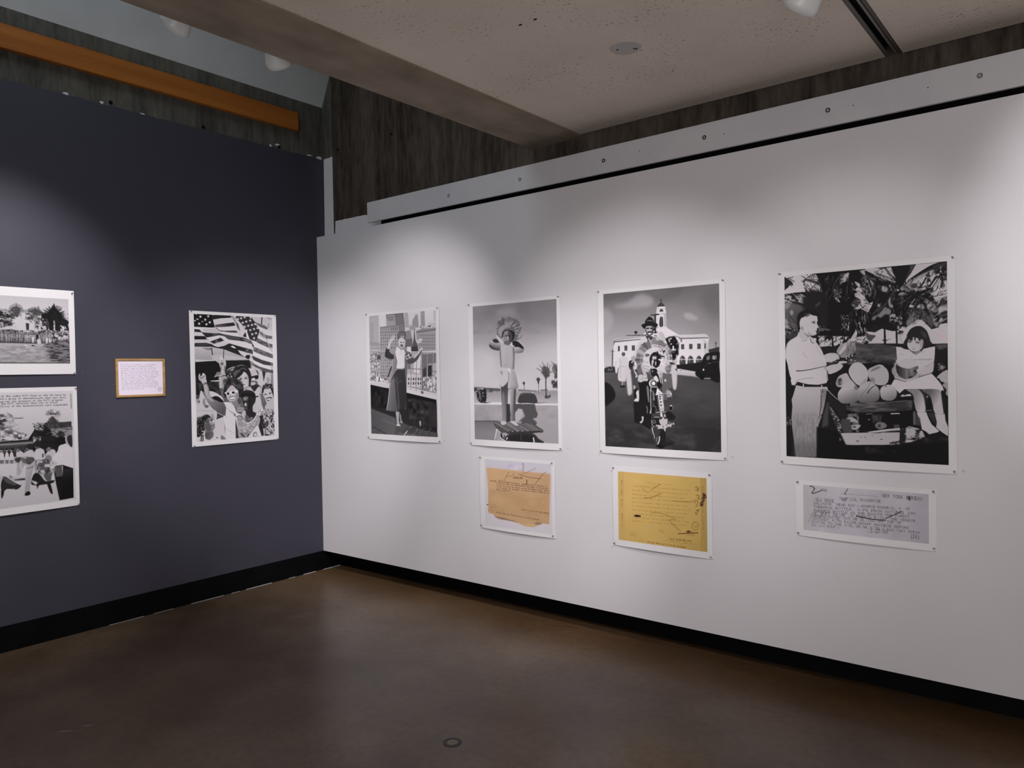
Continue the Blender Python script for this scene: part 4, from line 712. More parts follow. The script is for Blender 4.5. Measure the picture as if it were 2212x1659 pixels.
    # right woman smiling
    p.S('1640,420 1700,390 1800,400 1850,500 1850,620 1780,720 1720,750 1660,620 1630,520',180,2); p.S('1600,480 1610,400 1680,330 1760,310 1830,330 1860,440 1870,600 1820,480 1780,400 1700,390 1650,440 1640,500 1600,520',44,3); p.Z('1620,340 1850,330 1850,400 1640,430',30,110,26,.5,.3); p.L('1630,540 1700,515 1810,490',14,205); p.S('1660,530 1710,525 1700,560 1660,560',100,3); p.S('1760,505 1810,500 1810,530 1770,540',90,3); p.S('1690,640 1760,610 1820,610 1800,680 1730,690',50,3); p.S('1700,650 1800,630 1780,665 1730,670',200,1); p.P('1550,520 1640,520 1640,850 1600,800',120,0,8); p.L('1600,540 1620,700 1640,840',24,80,b=5)
    p.S('1700,760 1860,620 1890,760 1895,1450 1640,1450 1640,1000',172,3); p.Z('1640,860 1890,900 1895,1460 1600,1470',40,186,50,.46,.15,.8); p.S('1380,830 1440,760 1500,800 1560,900 1620,980 1560,1060 1420,1000',176,3); p.Z('1480,880 1700,880 1640,1060 1480,1040',120,210,24,.45,.2); p.P('1540,1030 1620,1000 1640,1200 1620,1300 1640,1460 1580,1460 1520,1200',36,0,4); p.S('1620,1300 1700,1280 1760,1200 1740,1150 1640,1200',40,4)
    # white blouse of waving woman
    p.S('740,730 880,720 960,780 1000,850 1040,950 1160,1010 1020,1060 1010,1520 800,1540 780,1300 740,1060 790,840',198,2); p.P('1005,1090 1030,1080 1090,1500 1010,1520',50,0,3); p.P('1000,1060 1080,1060 1200,1500 1090,1500 1040,1250',190,0,3)
    p.L('870,900 920,940 980,960',9,110); p.L('880,920 960,970 1020,985',6,110); p.S('960,980 1000,970 1020,1030 985,1030',120,3); p.L('760,760 820,840 870,900',7,150); p.L('820,1320 920,1380 980,1400',12,165,b=5); p.L('800,900 790,1000 800,1100',8,160,b=3)
    for k in range(5): p.L([(1040,842+k*24),(1110,835+k*22),(1200,850+k*24)],10,196); p.L([(1040,853+k*24),(1110,847+k*22),(1200,862+k*24)],7,60)
    p.leaves(800,880,960,1500,10,(176,184),70,10,80,30,.4)
    # arm
    p.G('290,300 360,260 420,420 440,560 500,680 640,720 760,740 800,850 780,1020 740,1010 600,930 470,830 380,710 330,560',150,78,'380,420 760,900',0,2); p.P('300,310 340,300 420,560 560,690 480,700 380,620 320,460',180,0,12,.6)
    p.S('195,100 215,75 225,120 210,150 270,110 320,90 350,130 355,200 370,270 300,320 240,250 200,220 185,150',176,1); p.S('270,75 310,70 320,95 280,105',200); p.L('210,170 260,165 330,130',11,40); p.L('220,195 270,190 310,180',6,90); p.L('210,225 260,235',5,100); p.P('300,290 370,270 380,300 310,330',90,0,4)
    # hair + face of waving woman
    p.S('740,520 760,400 800,280 860,200 980,170 1100,230 1180,350 1190,480 1140,590 1080,600 1060,460 1010,400 930,340 860,400 810,480 800,620 770,600',36,3); p.Z('760,200 1120,220 1160,420 800,400',24,84,60,.5,.4,sm=1,b=4,a=.7); p.L('950,290 1000,330 970,350',12,110,b=3)
    p.S('805,480 860,400 930,340 1000,390 1060,460 1085,560 1080,650 1020,740 940,760 880,700 830,640 805,560',172,2); p.S('1020,520 1080,540 1080,640 1030,740 980,760 1020,640',120,8,.8)
    p.P('900,710 1080,660 1130,740 1110,830 1020,830 960,770',120,0,4); p.S('1060,640 1130,660 1130,740 1080,760',70,5)
    p.S('768,510 800,495 880,500 900,480 960,455 1060,455 1075,470 1060,490 1000,500 985,540 930,550 900,520 880,550 830,565 800,540',205,1); p.E(845,527,32,28,28,-10); p.E(962,503,34,27,28,-10)
    p.L('900,540 880,580 920,585',8,110); p.S('868,612 920,596 1000,582 1010,600 985,645 920,662 880,652',70,3); p.S('880,620 1000,595 980,640 920,655 890,645',205,1); p.L('890,655 940,665 990,640',6,60); p.S('930,690 990,680 970,710',150,4)
    # woman in beret
    p.S('1130,600 1130,540 1200,470 1320,450 1430,500 1465,600 1450,720 1400,800 1400,920 1470,970 1420,1110 1330,1140 1220,1080 1190,960 1230,900 1210,860 1180,740 1150,640',38,2)
    p.S('1190,620 1240,595 1290,610 1290,680 1220,700 1190,670',120,4); p.S('1190,720 1250,700 1270,720 1230,740',24,2); p.S('1240,725 1262,780 1255,810 1210,790 1235,760',190,1); p.S('1210,840 1270,850 1250,880 1215,870',120,2); p.S('1180,700 1210,690 1215,720 1190,740',30,2); p.S('1195,655 1230,640 1270,650 1240,670',170,2); p.L('1200,690 1250,690',8,30)
    p.S('1140,1040 1200,940 1260,1000 1300,1080 1380,1100 1340,1160 1240,1170 1170,1120',110,5); p.Z('1150,1040 1400,1060 1340,1170 1180,1150',60,170,26,.5,.3); p.S('1140,1000 1210,900 1240,960 1200,1060',176,5)
    p.S('1050,1060 1130,1040 1170,1130 1250,1180 1340,1170 1430,1090 1480,1000 1560,1080 1520,1250 1400,1400 1300,1500 1090,1510 1060,1300',150,2); p.Z('1060,1080 1540,1080 1400,1400 1080,1400',120,176,60,.5,.5,a=.7); p.L('1150,1110 1200,1160 1300,1180 1400,1130 1470,1020',24,192)
    p.S('1140,560 1200,480 1300,455 1400,490 1450,560 1440,620 1300,580 1190,600 1140,620',26,5); p.L('1200,520 1300,480 1400,520',20,52,b=10)
    p.S('1165,640 1200,600 1260,590 1300,640 1310,760 1290,860 1260,920 1220,890 1190,780',56,6); p.S('1180,620 1240,597 1285,612 1280,650 1200,655',118,5); p.L('1180,700 1225,705',10,24); p.S('1190,712 1262,706 1268,728 1200,738',22,3); p.S('1222,735 1250,735 1262,785 1250,812 1212,795',172,3); p.L('1205,800 1260,815',6,30); p.S('1208,846 1262,850 1256,868 1212,864',96,2); p.L('1205,880 1250,892',8,34,b=3); p.S('1185,660 1215,652 1262,660 1230,680',140,3); p.S('1300,640 1340,700 1330,820 1300,860',24,14)
    p.S('1240,1000 1300,1040 1360,1090 1400,1060 1330,1150 1230,1150',84,8); p.leaves(1150,1060,1400,1160,30,(60,90,150,180),26,6,10,30,.8)
    p.leaves(1660,880,1880,1440,60,(40,80,130,180),70,16,60,40,.7); p.leaves(1600,1000,1700,1400,24,(30,60,150),60,12,75,25,.7)
    for x,y in((1100,1150),(1190,1210),(1270,1190),(1290,1250),(1150,1280),(1220,1360),(1280,1310),(1380,1300),(1200,1260),(1370,1210),(1440,1180),(1480,1110),(1130,1390),(1330,1350),(1100,1240),(1420,1240)): p.E(x,y,12,10,205,0,1)
    p.S('1110,1410 1200,1400 1330,1410 1280,1440 1150,1450',44,5); p.Z('1100,1400 1330,1400 1290,1500 1110,1500',60,170,40,.5,.3)
    p.P('1490,1215 1520,1260 1590,1470 1270,1500',196,0,1); p.L('1270,1500 1400,1330 1495,1210',7,60); p.E(1440,1435,44,60,110,20,4); p.E(1445,1440,26,40,190,20,3)
    # child
    p.S('330,1500 330,1330 300,1200 330,1080 430,1030 520,1090 550,1150 545,1200 550,1280 520,1330 500,1420 510,1480 430,1540 350,1530',120,3); p.S('440,1120 510,1110 540,1180 490,1230 430,1180',160,6); p.S('350,1180 440,1190 470,1330 400,1380 340,1300',84,12); p.S('352,1140 395,1128 425,1150 400,1166 356,1164',58,4); p.S('452,1114 485,1106 496,1130 460,1134',44,3); p.L('345,1120 390,1104 430,1120',9,50); p.L('450,1096 485,1088 500,1098',8,50); p.S('500,1110 540,1130 545,1175 520,1160',196,2); p.L('470,1255 500,1225 530,1225',10,34); p.S('470,1260 530,1245 540,1270 490,1290',130,3); p.L('470,1180 500,1200',7,60)
    p.S('160,1130 230,1050 320,1000 410,1000 450,1050 400,1070 350,1130 310,1200 330,1290 300,1390 250,1440 200,1500 160,1500 155,1250',36,4); p.Z('160,1060 320,1020 310,1300 160,1480',22,110,34,.6,.15,.6); p.L('170,1110 240,1040 330,1010',10,140,b=3); p.S('250,1360 300,1350 310,1370 260,1375',170,3)
    p.P('155,1500 330,1460 340,1530 430,1560 520,1490 600,1440 700,1470 780,1540 160,1600',192,0,3); p.P('240,1440 300,1440 300,1590 220,1590',60,0,6); p.L('270,1480 275,1590',12,170); p.L('235,1480 240,1590',10,170); p.S('680,1460 740,1480 780,1540 690,1550',110,5); p.P('570,1495 615,1495 595,1525',50)
    p.G('340,1400 500,1380 510,1470 430,1550 350,1520',70,96,'350,1420 500,1450',1,6)
    return p.done(1,2.5)
def art_parade():
    # x0.. from photo left of the frame is guessed plainly: lawn, trees and house go on
    p = Pic((-88,638),(146.5,641.5),(-88,786.5),(151,784.5),1500,900,150,12)
    p.F(0,600,7.21)
    p.G('-700,200 1090,200 1100,800 -700,800',186,200,'0,240 0,600')
    for x in (-560,-330,-120): p.frond(x,560,x-90,470,30,60,12,60,8); p.frond(x,560,x+80,470,30,60,12,60,8); p.frond(x,560,x-30,430,10,60,12,70,8); p.Z([(x-130,520),(x+130,500),(x+120,760),(x-140,780)],40,150,50,.5,.2); p.L([(x,560),(x,800)],16,160)
    p.P('-700,640 -60,600 20,640 20,800 -700,800',150,0,10); p.Z('-700,600 0,560 60,700 0,800 -700,800',40,200,50,.5,.15)
    # house
    p.P('250,470 300,440 420,430 470,480 640,540 700,640 700,830 250,830',196,0,2); p.P('260,500 420,480 500,520 640,545 640,560 480,540 270,540',150,0,6); p.P('0,770 160,740 250,720 250,830 0,830',190,0,4)
    p.P('370,545 425,540 425,630 395,640 370,600',80,0,3); p.P('372,700 425,700 420,805 380,800',50,0,3); p.P('430,560 500,600 420,620',60,0,8); p.Z('370,560 520,560 520,660 370,640',60,196,40,.5,.2); p.P('530,600 640,600 640,800 530,810',190); p.Z('520,560 640,580 640,720 530,700',80,196,34,.5,.2); p.L('420,660 640,660',8,150,b=2)
    p.Z('-40,480 140,520 200,620 160,740 0,770 -40,700',36,170,44,.46,.15,1.4); p.P('20,660 120,680 150,730 30,750',36,0,10); p.P('0,810 150,800 250,830 0,850',60,0,6)
    # palms
    p.L('238,580 240,780',18,196,16); p.P('232,600 250,600 252,770 236,770',196)
    for a in range(13):
        t=np.radians(-185+a*15.5); p.frond(225,510,225+120*np.cos(t),500+110*np.sin(t),14,46,9,60,6,.5)
    p.S('140,500 200,460 270,480 270,560 240,610 180,580 130,540',66,6); p.L('225,385 225,500',8,80)
    p.L('520,560 525,780',22,130)
    for a in range(13):
        t=np.radians(-190+a*16); p.frond(515,515,515+115*np.cos(t),510+75*np.sin(t),16,40,8,58,6,.5)
    p.S('480,500 560,490 640,520 600,560 500,560',70,6)
    p.S('640,540 760,530 800,600 930,600 1050,640 1050,700 940,760 930,820 760,800 720,700 640,640 620,580',28,3)
    for a in range(26):
        t=np.radians(-200+a*8.8); p.frond(825,580,825+p.rng.uniform(160,215)*np.cos(t),560+p.rng.uniform(130,175)*np.sin(t),12,56,10,24,11,.3)
    p.S('730,520 800,420 825,375 845,440 900,500 950,560 930,700 760,700 720,600',22,8); p.P('815,650 838,650 845,805 818,810',200); p.E(825,650,12,10,190)
    p.Z('920,720 1060,700 1070,820 930,820',30,205,36,.5,.15); p.Z('540,600 720,640 740,800 640,820 540,760',40,196,34,.52,.15)
    p.leaves(-40,500,200,740,40,(40,70,110,170),40,12,10,30,.8); p.leaves(430,640,700,800,30,(30,60,180,200),26,10,80,50,.7); p.leaves(640,540,1060,790,60,(18,28,40,60),50,12,60,50,.7)
    for x0 in (225,515): p.leaves(x0-90,470,x0+90,590,40,(40,60,90,120),40,9,40,60,.7)
    p.leaves(-700,520,-60,780,120,(40,70,110,180),50,13,20,40,.7)
    # crowd
    p.P('-700,850 0,840 560,840 1060,820 1070,960 600,1030 -700,1010',70); p.Z('-700,830 1060,800 1060,880 -700,880',50,190,22,.5,.2)
    p.Z('-700,850 1060,830 1060,960 -700,980',40,150,18,.5,.2)
    for i in range(62):
        x=-690+i*29+p.rng.uniform(-8,8)
        if x>1050: break
        y=1008 if x<560 else 1008-(x-560)*.08; hh=p.rng.uniform(120,150)
        c=p.rng.choice([180,165,190,140,110]); w=p.rng.uniform(9,14)
        p.S([(x-w,y-hh),(x+w,y-hh),(x+w*1.2,y-80),(x+w*.7,y),(x+1,y-46),(x-w*.6,y),(x-w*1.2,y-80)],c,2); p.E(x,y-hh-9,8,9,p.rng.choice([70,90,130])); p.P([(x+w,y-75),(x+w+12,y-75),(x+w+11,y),(x+w*.6,y)],30,0,4)
        p.L([(x-w,y-hh+60),(x+w,y-hh+62)],6,90)
    p.Z('-700,850 1060,830 1060,1000 -700,1010',60,180,12,.5,.3,a=.35)
    p.P('530,870 570,870 575,960 530,960',36,0,3); p.P('590,860 660,870 640,950 590,930',120,0,4); p.S('550,950 600,950 610,1040 560,1040',195,2); p.S('690,930 720,930 718,1010 690,1010',205,1); p.S('740,950 775,950 775,1020 745,1020',200,1); p.S('465,920 500,920 490,1000 475,1000',200,1)
    p.Z('780,850 1060,820 1070,960 800,990',50,200,30,.5,.2)
    # lawn
    p.G('-700,1010 560,1020 800,1000 1070,940 1090,1330 -700,1325',170,140,'0,1040 0,1320'); p.P('660,1040 900,960 1070,950 1085,1325 900,1325 760,1240 700,1120',70,0,30); p.Z('640,1030 1070,940 1085,1325 760,1325',44,150,20,.5,.3,4,a=.7,b=6); p.Z('-700,1060 700,1060 780,1325 -700,1325',120,190,20,.5,.6,4,a=.6)
    p.L('460,1045 560,1065 500,1055',16,30,b=2); p.E(365,1048,20,7,215); p.P('-700,1318 1090,1318 1090,1335 -700,1335',90,0,2)
    return p.done(1,2.5)

def art_rotc():
    p = Pic((-100,850.6),(157,844.5),(-100,1112.5),(163.2,1078.8),1300,1250,205,13)
    p.F(0,820,5.35)
    for k,(a0,t,x1,y0,y1) in enumerate(((18,'of the cadet ROTC head at the University',762,200,186),(-4,'and a group of demonstrators that sat down',758,230,215),(-4,'against the presence of the ROTC program',725,262,243),(20,'the ROTC ceremony that was to honor',672,286,270),(8,'Thirty of the demonstrators were suspended',778,316,296))):
        n=len(t); d=(x1-a0)/n; pre='in the town and '[-14:] if k%2 else 'protests in front '[-14:]
        p.T(t,a0,y0,x1,y1,20,52,1,.3); p.T(pre,a0-14*d,y0+4,a0-2,y0,20,52,1,.3)
    p.T('there today.',-200,352,20,336,20,52,1,.3)
    p.L('815,165 822,335',9,120,b=2)
    p.P('-520,390 0,345 820,335 845,1370 560,1430 -520,1560',208)
    p.G('-520,345 820,335 830,700 -520,760',205,190,'300,340 300,640')
    # trees left
    p.Z('-520,380 140,400 160,470 60,500 0,700 -520,760',60,205,40,.5,.2,1.6); p.Z('-60,410 160,430 140,500 -60,500',40,190,26,.45,.2,1.6); p.Z('0,520 320,640 320,680 0,700',90,210,24,.5,.2,2); p.L('170,440 270,438',8,80,b=2); p.S('200,650 230,635 250,670 210,680',50,4); p.Z('200,610 300,610 300,660 200,660',60,200,20,.55,.2,2)
    p.leaves(-520,400,160,700,130,(60,90,140,200),46,8,10,35,.7); p.leaves(-60,430,260,660,50,(60,100,170,205),34,7,5,25,.7)
    # roof + dark backdrop
    p.P('-520,740 0,708 320,685 380,600 400,560 480,520 560,480 610,420 650,480 720,490 820,480 830,780 0,860 -520,900',28,0,2); p.P('-520,760 0,730 380,705 380,735 0,760 -520,790',140,0,8); p.P('-520,790 320,745 320,770 -520,830',70,0,3)
    p.S('400,520 440,515 470,550 440,570 400,550',190,5); p.Z('390,510 500,510 500,580 400,570',30,200,24,.5,.2)
    p.S('540,500 600,420 640,450 700,520 680,560 560,560',60,8)
    for a in range(11):
        t=np.radians(-190+a*20); p.frond(612,400,612+92*np.cos(t),395+58*np.sin(t),14,30,8,90,5,.4)
    p.Z('590,345 680,345 660,400 600,400',90,205,20,.5,.2); p.P('700,490 820,480 822,540 700,530',60,0,5); p.P('620,580 820,540 825,660 640,640',96,0,12); p.Z('580,560 825,540 825,680 600,650',40,150,36,.5,.3,2); p.L('460,665 540,658',14,196,b=2); p.P('400,650 640,640 640,700 400,700',36,0,8); p.S('385,700 400,665 440,660 460,700 430,720',186,3); p.Z('380,650 470,650 470,720 380,720',60,200,20,.5,.2)
    p.leaves(400,500,820,640,60,(24,40,60,110),34,8,20,40,.7); p.leaves(540,400,700,560,24,(60,90,130),30,7,70,40,.7)
    p.P('-520,860 180,790 300,760 600,740 830,740 830,900 -520,960',30); p.Z('-520,840 320,770 320,860 -520,920',24,90,30,.6,.3)
    # cadets
    p.P('-520,920 160,880 300,900 300,1000 -520,1060',180,0,6)
    for x in list(range(-500,0,55))+[18,75,128]: p.S([(x-20,920),(x-18,850),(x,828),(x+20,850),(x+22,920)],205,1); p.E(x,822,10,9,120); p.P([(x-18,920),(x+20,920),(x+14,960),(x-14,960)],110,0,2); p.E(x,812,12,5,200)
    p.G('-520,1000 200,960 640,1100 680,1400 -520,1560',204,190,'0,1000 0,1500')
    p.P('-520,1150 0,1110 250,1120 250,1160 -520,1200',180,0,6); p.P('150,1150 280,1130 280,1155 160,1160',60,0,3)
    # seated black trouser person left
    p.S('0,1190 30,1120 60,1120 150,1180 230,1215 240,1200 220,1240 170,1265 60,1265 30,1290 0,1260',42,2); p.S('20,1115 60,1130 170,1190 160,1215 60,1180',84,4); p.S('0,1270 30,1280 25,1330 0,1370',30,2); p.L('60,1262 160,1262',7,210); p.S('-400,1200 -250,1120 -120,1140 -60,1240 -200,1300 -380,1290',60,4); p.S('95,1105 130,1110 120,1135',120,4)
    # standing people
    p.P('190,880 280,870 290,940 240,1060 215,1100 185,1100',170,0,3); p.S('185,830 220,810 260,830 280,870 260,910 190,890',196,3); p.E(205,810,22,18,120); p.S('170,900 240,890 210,950 170,930',60,5); p.L('240,930 230,1000 270,1060',12,200,b=2)
    p.G('295,950 400,950 370,1050 350,1130 330,1300 270,1320 285,1150 285,1040',186,160,'290,1000 390,1050',0,3); p.S('245,870 300,820 360,800 400,850 400,920 330,940 280,920',196,3); p.S('290,900 370,890 390,920 340,970 300,960',60,4); p.E(325,785,28,26,110); p.S('295,770 330,735 370,740 380,790 350,800',40,3); p.S('240,895 330,885 400,930 300,960 250,945',90,4,.8); p.L('250,880 300,900',14,180); p.L('300,1020 380,1000',8,90,b=2); p.S('270,1330 300,1290 335,1295 335,1325 300,1338',26,2)
    p.S('395,830 440,780 500,800 515,900 500,930 405,925',200,3); p.L('405,925 500,922',9,50); p.S('400,930 500,935 500,1000 470,1060 440,1000 430,1100 400,1090',160,3); p.E(430,760,36,32,90); p.S('390,750 410,700 460,700 480,750 440,770',40,4); p.S('484,850 496,850 496,890 484,890',60,2)
    p.S('515,870 560,810 620,800 640,850 600,940 520,930',194,3); p.E(555,795,30,28,120); p.S('460,740 540,725 620,740 620,790 560,770 520,800 460,780',34,4); p.E(555,905,38,42,130,0,4); p.E(520,930,40,20,80,0,5)
    p.S('660,820 680,760 760,730 830,760 835,1020 740,1040 640,990 600,900',212,3); p.S('640,700 680,660 750,665 750,730 680,745 650,720',26,2); p.S('750,680 770,650 785,700 770,760',180,4); p.S('770,660 825,640 830,770 790,740',46,3)
    p.P('640,990 720,980 840,1020 845,1365 680,1395 640,1200 620,1080',26,0,2); p.P('620,1000 720,985 725,1110 640,1120',84,0,3); p.L('715,990 722,1110',12,170); p.G('720,1030 840,1020 845,1365 700,1390',44,20,'740,1040 780,1200')
    p.S('600,960 660,950 640,990 600,1000',190,3); p.S('520,960 580,950 580,990 520,1000',196,3)
    # seated middle
    p.S('480,1050 530,1000 590,1030 590,1130 560,1170 520,1150',90,4); p.S('490,1000 520,980 545,1000 530,1040 470,1060',196,3); p.S('470,1060 500,1080 480,1200 455,1190',180,3); p.S('380,1090 440,1080 520,1170 620,1150 600,1190 480,1210 440,1220 420,1260 410,1220 350,1200',34,3); p.S('530,1180 570,1190 600,1310 570,1300',32,2); p.S('350,1160 420,1180 400,1210',190,3); p.S('590,1100 620,1120 620,1160 590,1150',200,3); p.S('430,1000 480,980 470,1050 430,1050',120,5)
    p.Z('400,930 620,930 620,1080 420,1080',50,200,30,.5,.2,a=.7)
    return p.done(1,2.5)

def art_peach():
    p = Pic((1047.5,992),(1190.5,1002),(1050,1138),(1196,1149),640,640,(186,182,188),21)
    p.F(1020,970,7.9)
    p.P('225,130 1330,200 1335,420 1100,380 250,335',(178,176,184),0,6); p.P('870,235 905,240 900,380 865,375',(150,140,160),0,3); p.E(785,290,14,14,(140,120,150),0,3); p.Z('560,260 880,270 880,370 580,350',(170,160,185),(188,185,190),50,.5,.5)
    p.P('258,325 700,365 1100,400 1330,415 1335,900 1335,1245 1230,1235 1160,1270 1080,1310 930,1300 860,1270 760,1245 640,1215 520,1215 430,1185 380,1130 290,1110 290,700',(176,144,110),0,1)
    p.G('258,325 1330,415 1335,760 290,700',(184,150,114),(172,140,108),'400,350 1100,800',0,20); p.Z('290,700 1335,760 1335,1240 290,1100',(166,134,100),(182,150,112),200,.5,.9,b=10)
    p.S('385,1130 420,1165 560,1180 700,1210 820,1240 560,1215 440,1190',(132,108,94),5); p.S('1140,1220 1230,1232 1160,1270 1080,1270',(140,115,92),5); p.S('900,1270 1000,1250 1150,1270 1080,1310 940,1300',(180,155,112),4)
    ink=(70,46,32)
    p.T('HEADLINE',720,488,880,492,26,ink,1,.2); p.L('720,495 880,500',5,ink)
    for t,a,b,c,d in(('SAN JUAN, (Puerto Rico)-When Governor',325,555,0,0),):
        pass
    p.T('SAN JUAN - Shading his head from the sun,  a young boy wears a straw hat, as',325,556,1280,628,23,ink,1,.35)
    p.T('he does well ever since that the hurricane season is over and the',435,598,1300,664,23,ink,1,.35)
    p.T('at the Caribe Hilton hotel on the Caribbean coast, while',435,638,1320,700,23,ink,1,.35)
    p.T('in a matter of seconds - he said with a wide smile',435,672,1320,735,23,ink,1,.35)
    p.T('From Island mail.',435,706,710,722,23,ink,1,.35)
    p.L('650,395 600,470 570,530',6,(110,84,66)); p.L('740,410 700,450 600,475',6,(110,84,66)); p.L('860,430 960,390 1100,320',6,(110,90,90)); p.L('850,440 1000,475 1190,495',9,(110,84,66)); p.L('1260,380 1180,460 1090,590',7,(100,76,60)); p.L('950,515 955,560 945,600',12,ink); p.L('480,545 540,530 600,560 640,600 560,600',6,(120,96,70)); p.L('800,420 860,430 820,445',6,(130,104,80)); p.L('760,600 850,620 900,580',5,(120,96,70)); p.L('1200,860 1260,900 1325,925',5,(196,164,124)); p.L('740,800 900,850 1200,840 1300,920',5,(166,132,100))
    p.T('8-16-51',330,968,440,976,20,(120,92,64),.9); p.T('SAN/JB',330,1010,440,1018,20,(120,92,64),.9)
    p.T('Credit Line (UNITED PRESS',865,1030,1330,1078,24,(84,56,38),1,.3); p.T('for immediate use by clients',875,1070,1320,1115,16,(130,102,74),.8)
    p.T('NOTICE: Additional Photos and Text Available on Request',440,1105,1180,1190,22,(84,56,38),1,.3)
    p.L('262,968 290,965',18,(90,70,60))
    return p.done(1,2,(1,1,1))

def art_yellow():
    p = Pic((1334.9,1018.2),(1526.7,1032.6),(1338.3,1165.5),(1529.2,1191.7),760,640,(184,156,94),22)
    p.F(1310,990,7.212)
    p.G('180,200 1570,300 1585,1460 200,1260',(190,160,98),(170,142,78),'300,300 1500,1300'); p.Z('180,200 1570,300 1585,1460 200,1260',(172,144,82),(192,162,100),260,.5,1.0,a=.5)
    for x in(205,268): p.L([(x,205),(x+22,1265)],4,(150,124,72),sm=0)
    for x in(1472,1530): p.L([(x,300),(x+16,1440)],5,(140,116,66),sm=0)
    p.P('1475,300 1570,310 1585,1455 1495,1440',(160,134,74),0,3,.7); p.P('205,205 268,210 290,1268 225,1262',(178,148,90),0,3,.7)
    p.F(1310,990,7.212)
    for x,y0,y1 in((245,340,580),(250,640,780),(255,860,1090),(1505,430,1000),(1515,1010,1240)):
        yy=y0
        while yy<y1: p.P([(x-11,yy),(x+11,yy),(x+11,yy+9),(x-11,yy+9)],(134,108,66),0,1,.8); yy+=p.rng.choice([14,14,20,32])
    ink=(140,112,58); rows=['Caution: use credit','WATCH YOUR CREDIT LINE (UNITED PRESS PHOTO)','A CARNIVAL FOR ALL: With his motorcycle decked out in flags','SAN JUAN, P.R. - A rider parades on the motorcycle he has','dressed up with flags, streamers, mirrors and a windmill','and on the front wheel a star. The machine draws crowds in','the old city whenever it stops, and the owner says it took','him months of work to gather all the pieces and to place','each one so that the whole still runs well on the road.','It is ready for the coming parade in the capital.']
    p.T(rows[1][:30],630,395,1040,425,20,ink,.8); 
    ys=[440,505,570,625,690,750,810,870,930,985]
    for i,y in enumerate(ys):
        t=(rows[2:]+rows[2:])[i%8]; x1=1320-(i*37%90)
        p.T(t,410,y,x1,y+(x1-410)*.075,23,ink,.95,.3)
    for q,w in(('700,500 760,450 850,405',8),('590,612 700,615 760,590 860,548',10),('1030,660 1180,672 1340,675 1380,640',8),('700,845 880,860 1060,930',7),('960,960 1100,945',7),('980,960 1080,1060 1170,1130',7),('570,460 620,520 680,530',5)): p.L(q,w,(120,92,46))
    p.S('438,890 480,880 543,895 543,910 480,912 445,900',(38,14,16),1)
    p.L('1130,1170 1300,1162 1440,1155',11,(60,30,24)); p.L('1370,990 1340,1050 1370,1110 1430,1100 1440,1030 1400,985 1370,1010',7,(110,84,40)); p.L('1380,1030 1400,1080 1420,1030',6,(120,94,50)); p.S('1260,1130 1310,1120 1310,1150 1270,1150',(80,56,34),2); p.L('1250,1150 1300,1130 1350,1150',8,(80,56,34)); p.T('12-27',1250,1195,1380,1205,20,(90,66,40),1)
    for q in('1520,540 1500,600 1540,560 1560,620','1480,640 1530,600 1500,680 1540,640','1460,700 1510,660 1480,740 1520,700','1500,540 1540,560 1520,620 1560,600','1460,740 1490,700 1500,750'): p.L(q,13,(60,40,24))
    for q in('1390,460 1410,440 1440,470 1420,510 1440,500','1400,580 1440,570 1450,640 1420,600','1380,700 1400,650 1430,680 1400,760','1400,820 1440,800 1410,870 1390,840','1460,790 1410,820','1390,500 1440,460'): p.L(q,11,(110,88,44),a=.9)
    p.T('12-29-50',380,1170,475,1180,20,(130,100,60),1); p.T('SAN/HB',385,1205,480,1215,20,(130,100,60),1)
    p.T('Credit: UNITED PRESS PHOTO',990,1258,1340,1298,22,(76,48,26),1,.3); p.T('for immediate release - a general use only',940,1280,1390,1340,18,(110,80,44),.9)
    p.T('NOTICE:',510,1284,625,1296,22,(150,110,60),1); p.T('Additional Photos and Text Available on Request',650,1305,1250,1390,22,(76,48,26),1,.3)
    p.dots('640,1060 760,1100',5,150,150,14,20,.25); p.S('840,1110 900,1120 900,1160 850,1150',(170,130,76),8,.7)
    return p.done(1,2,(1,1,1))

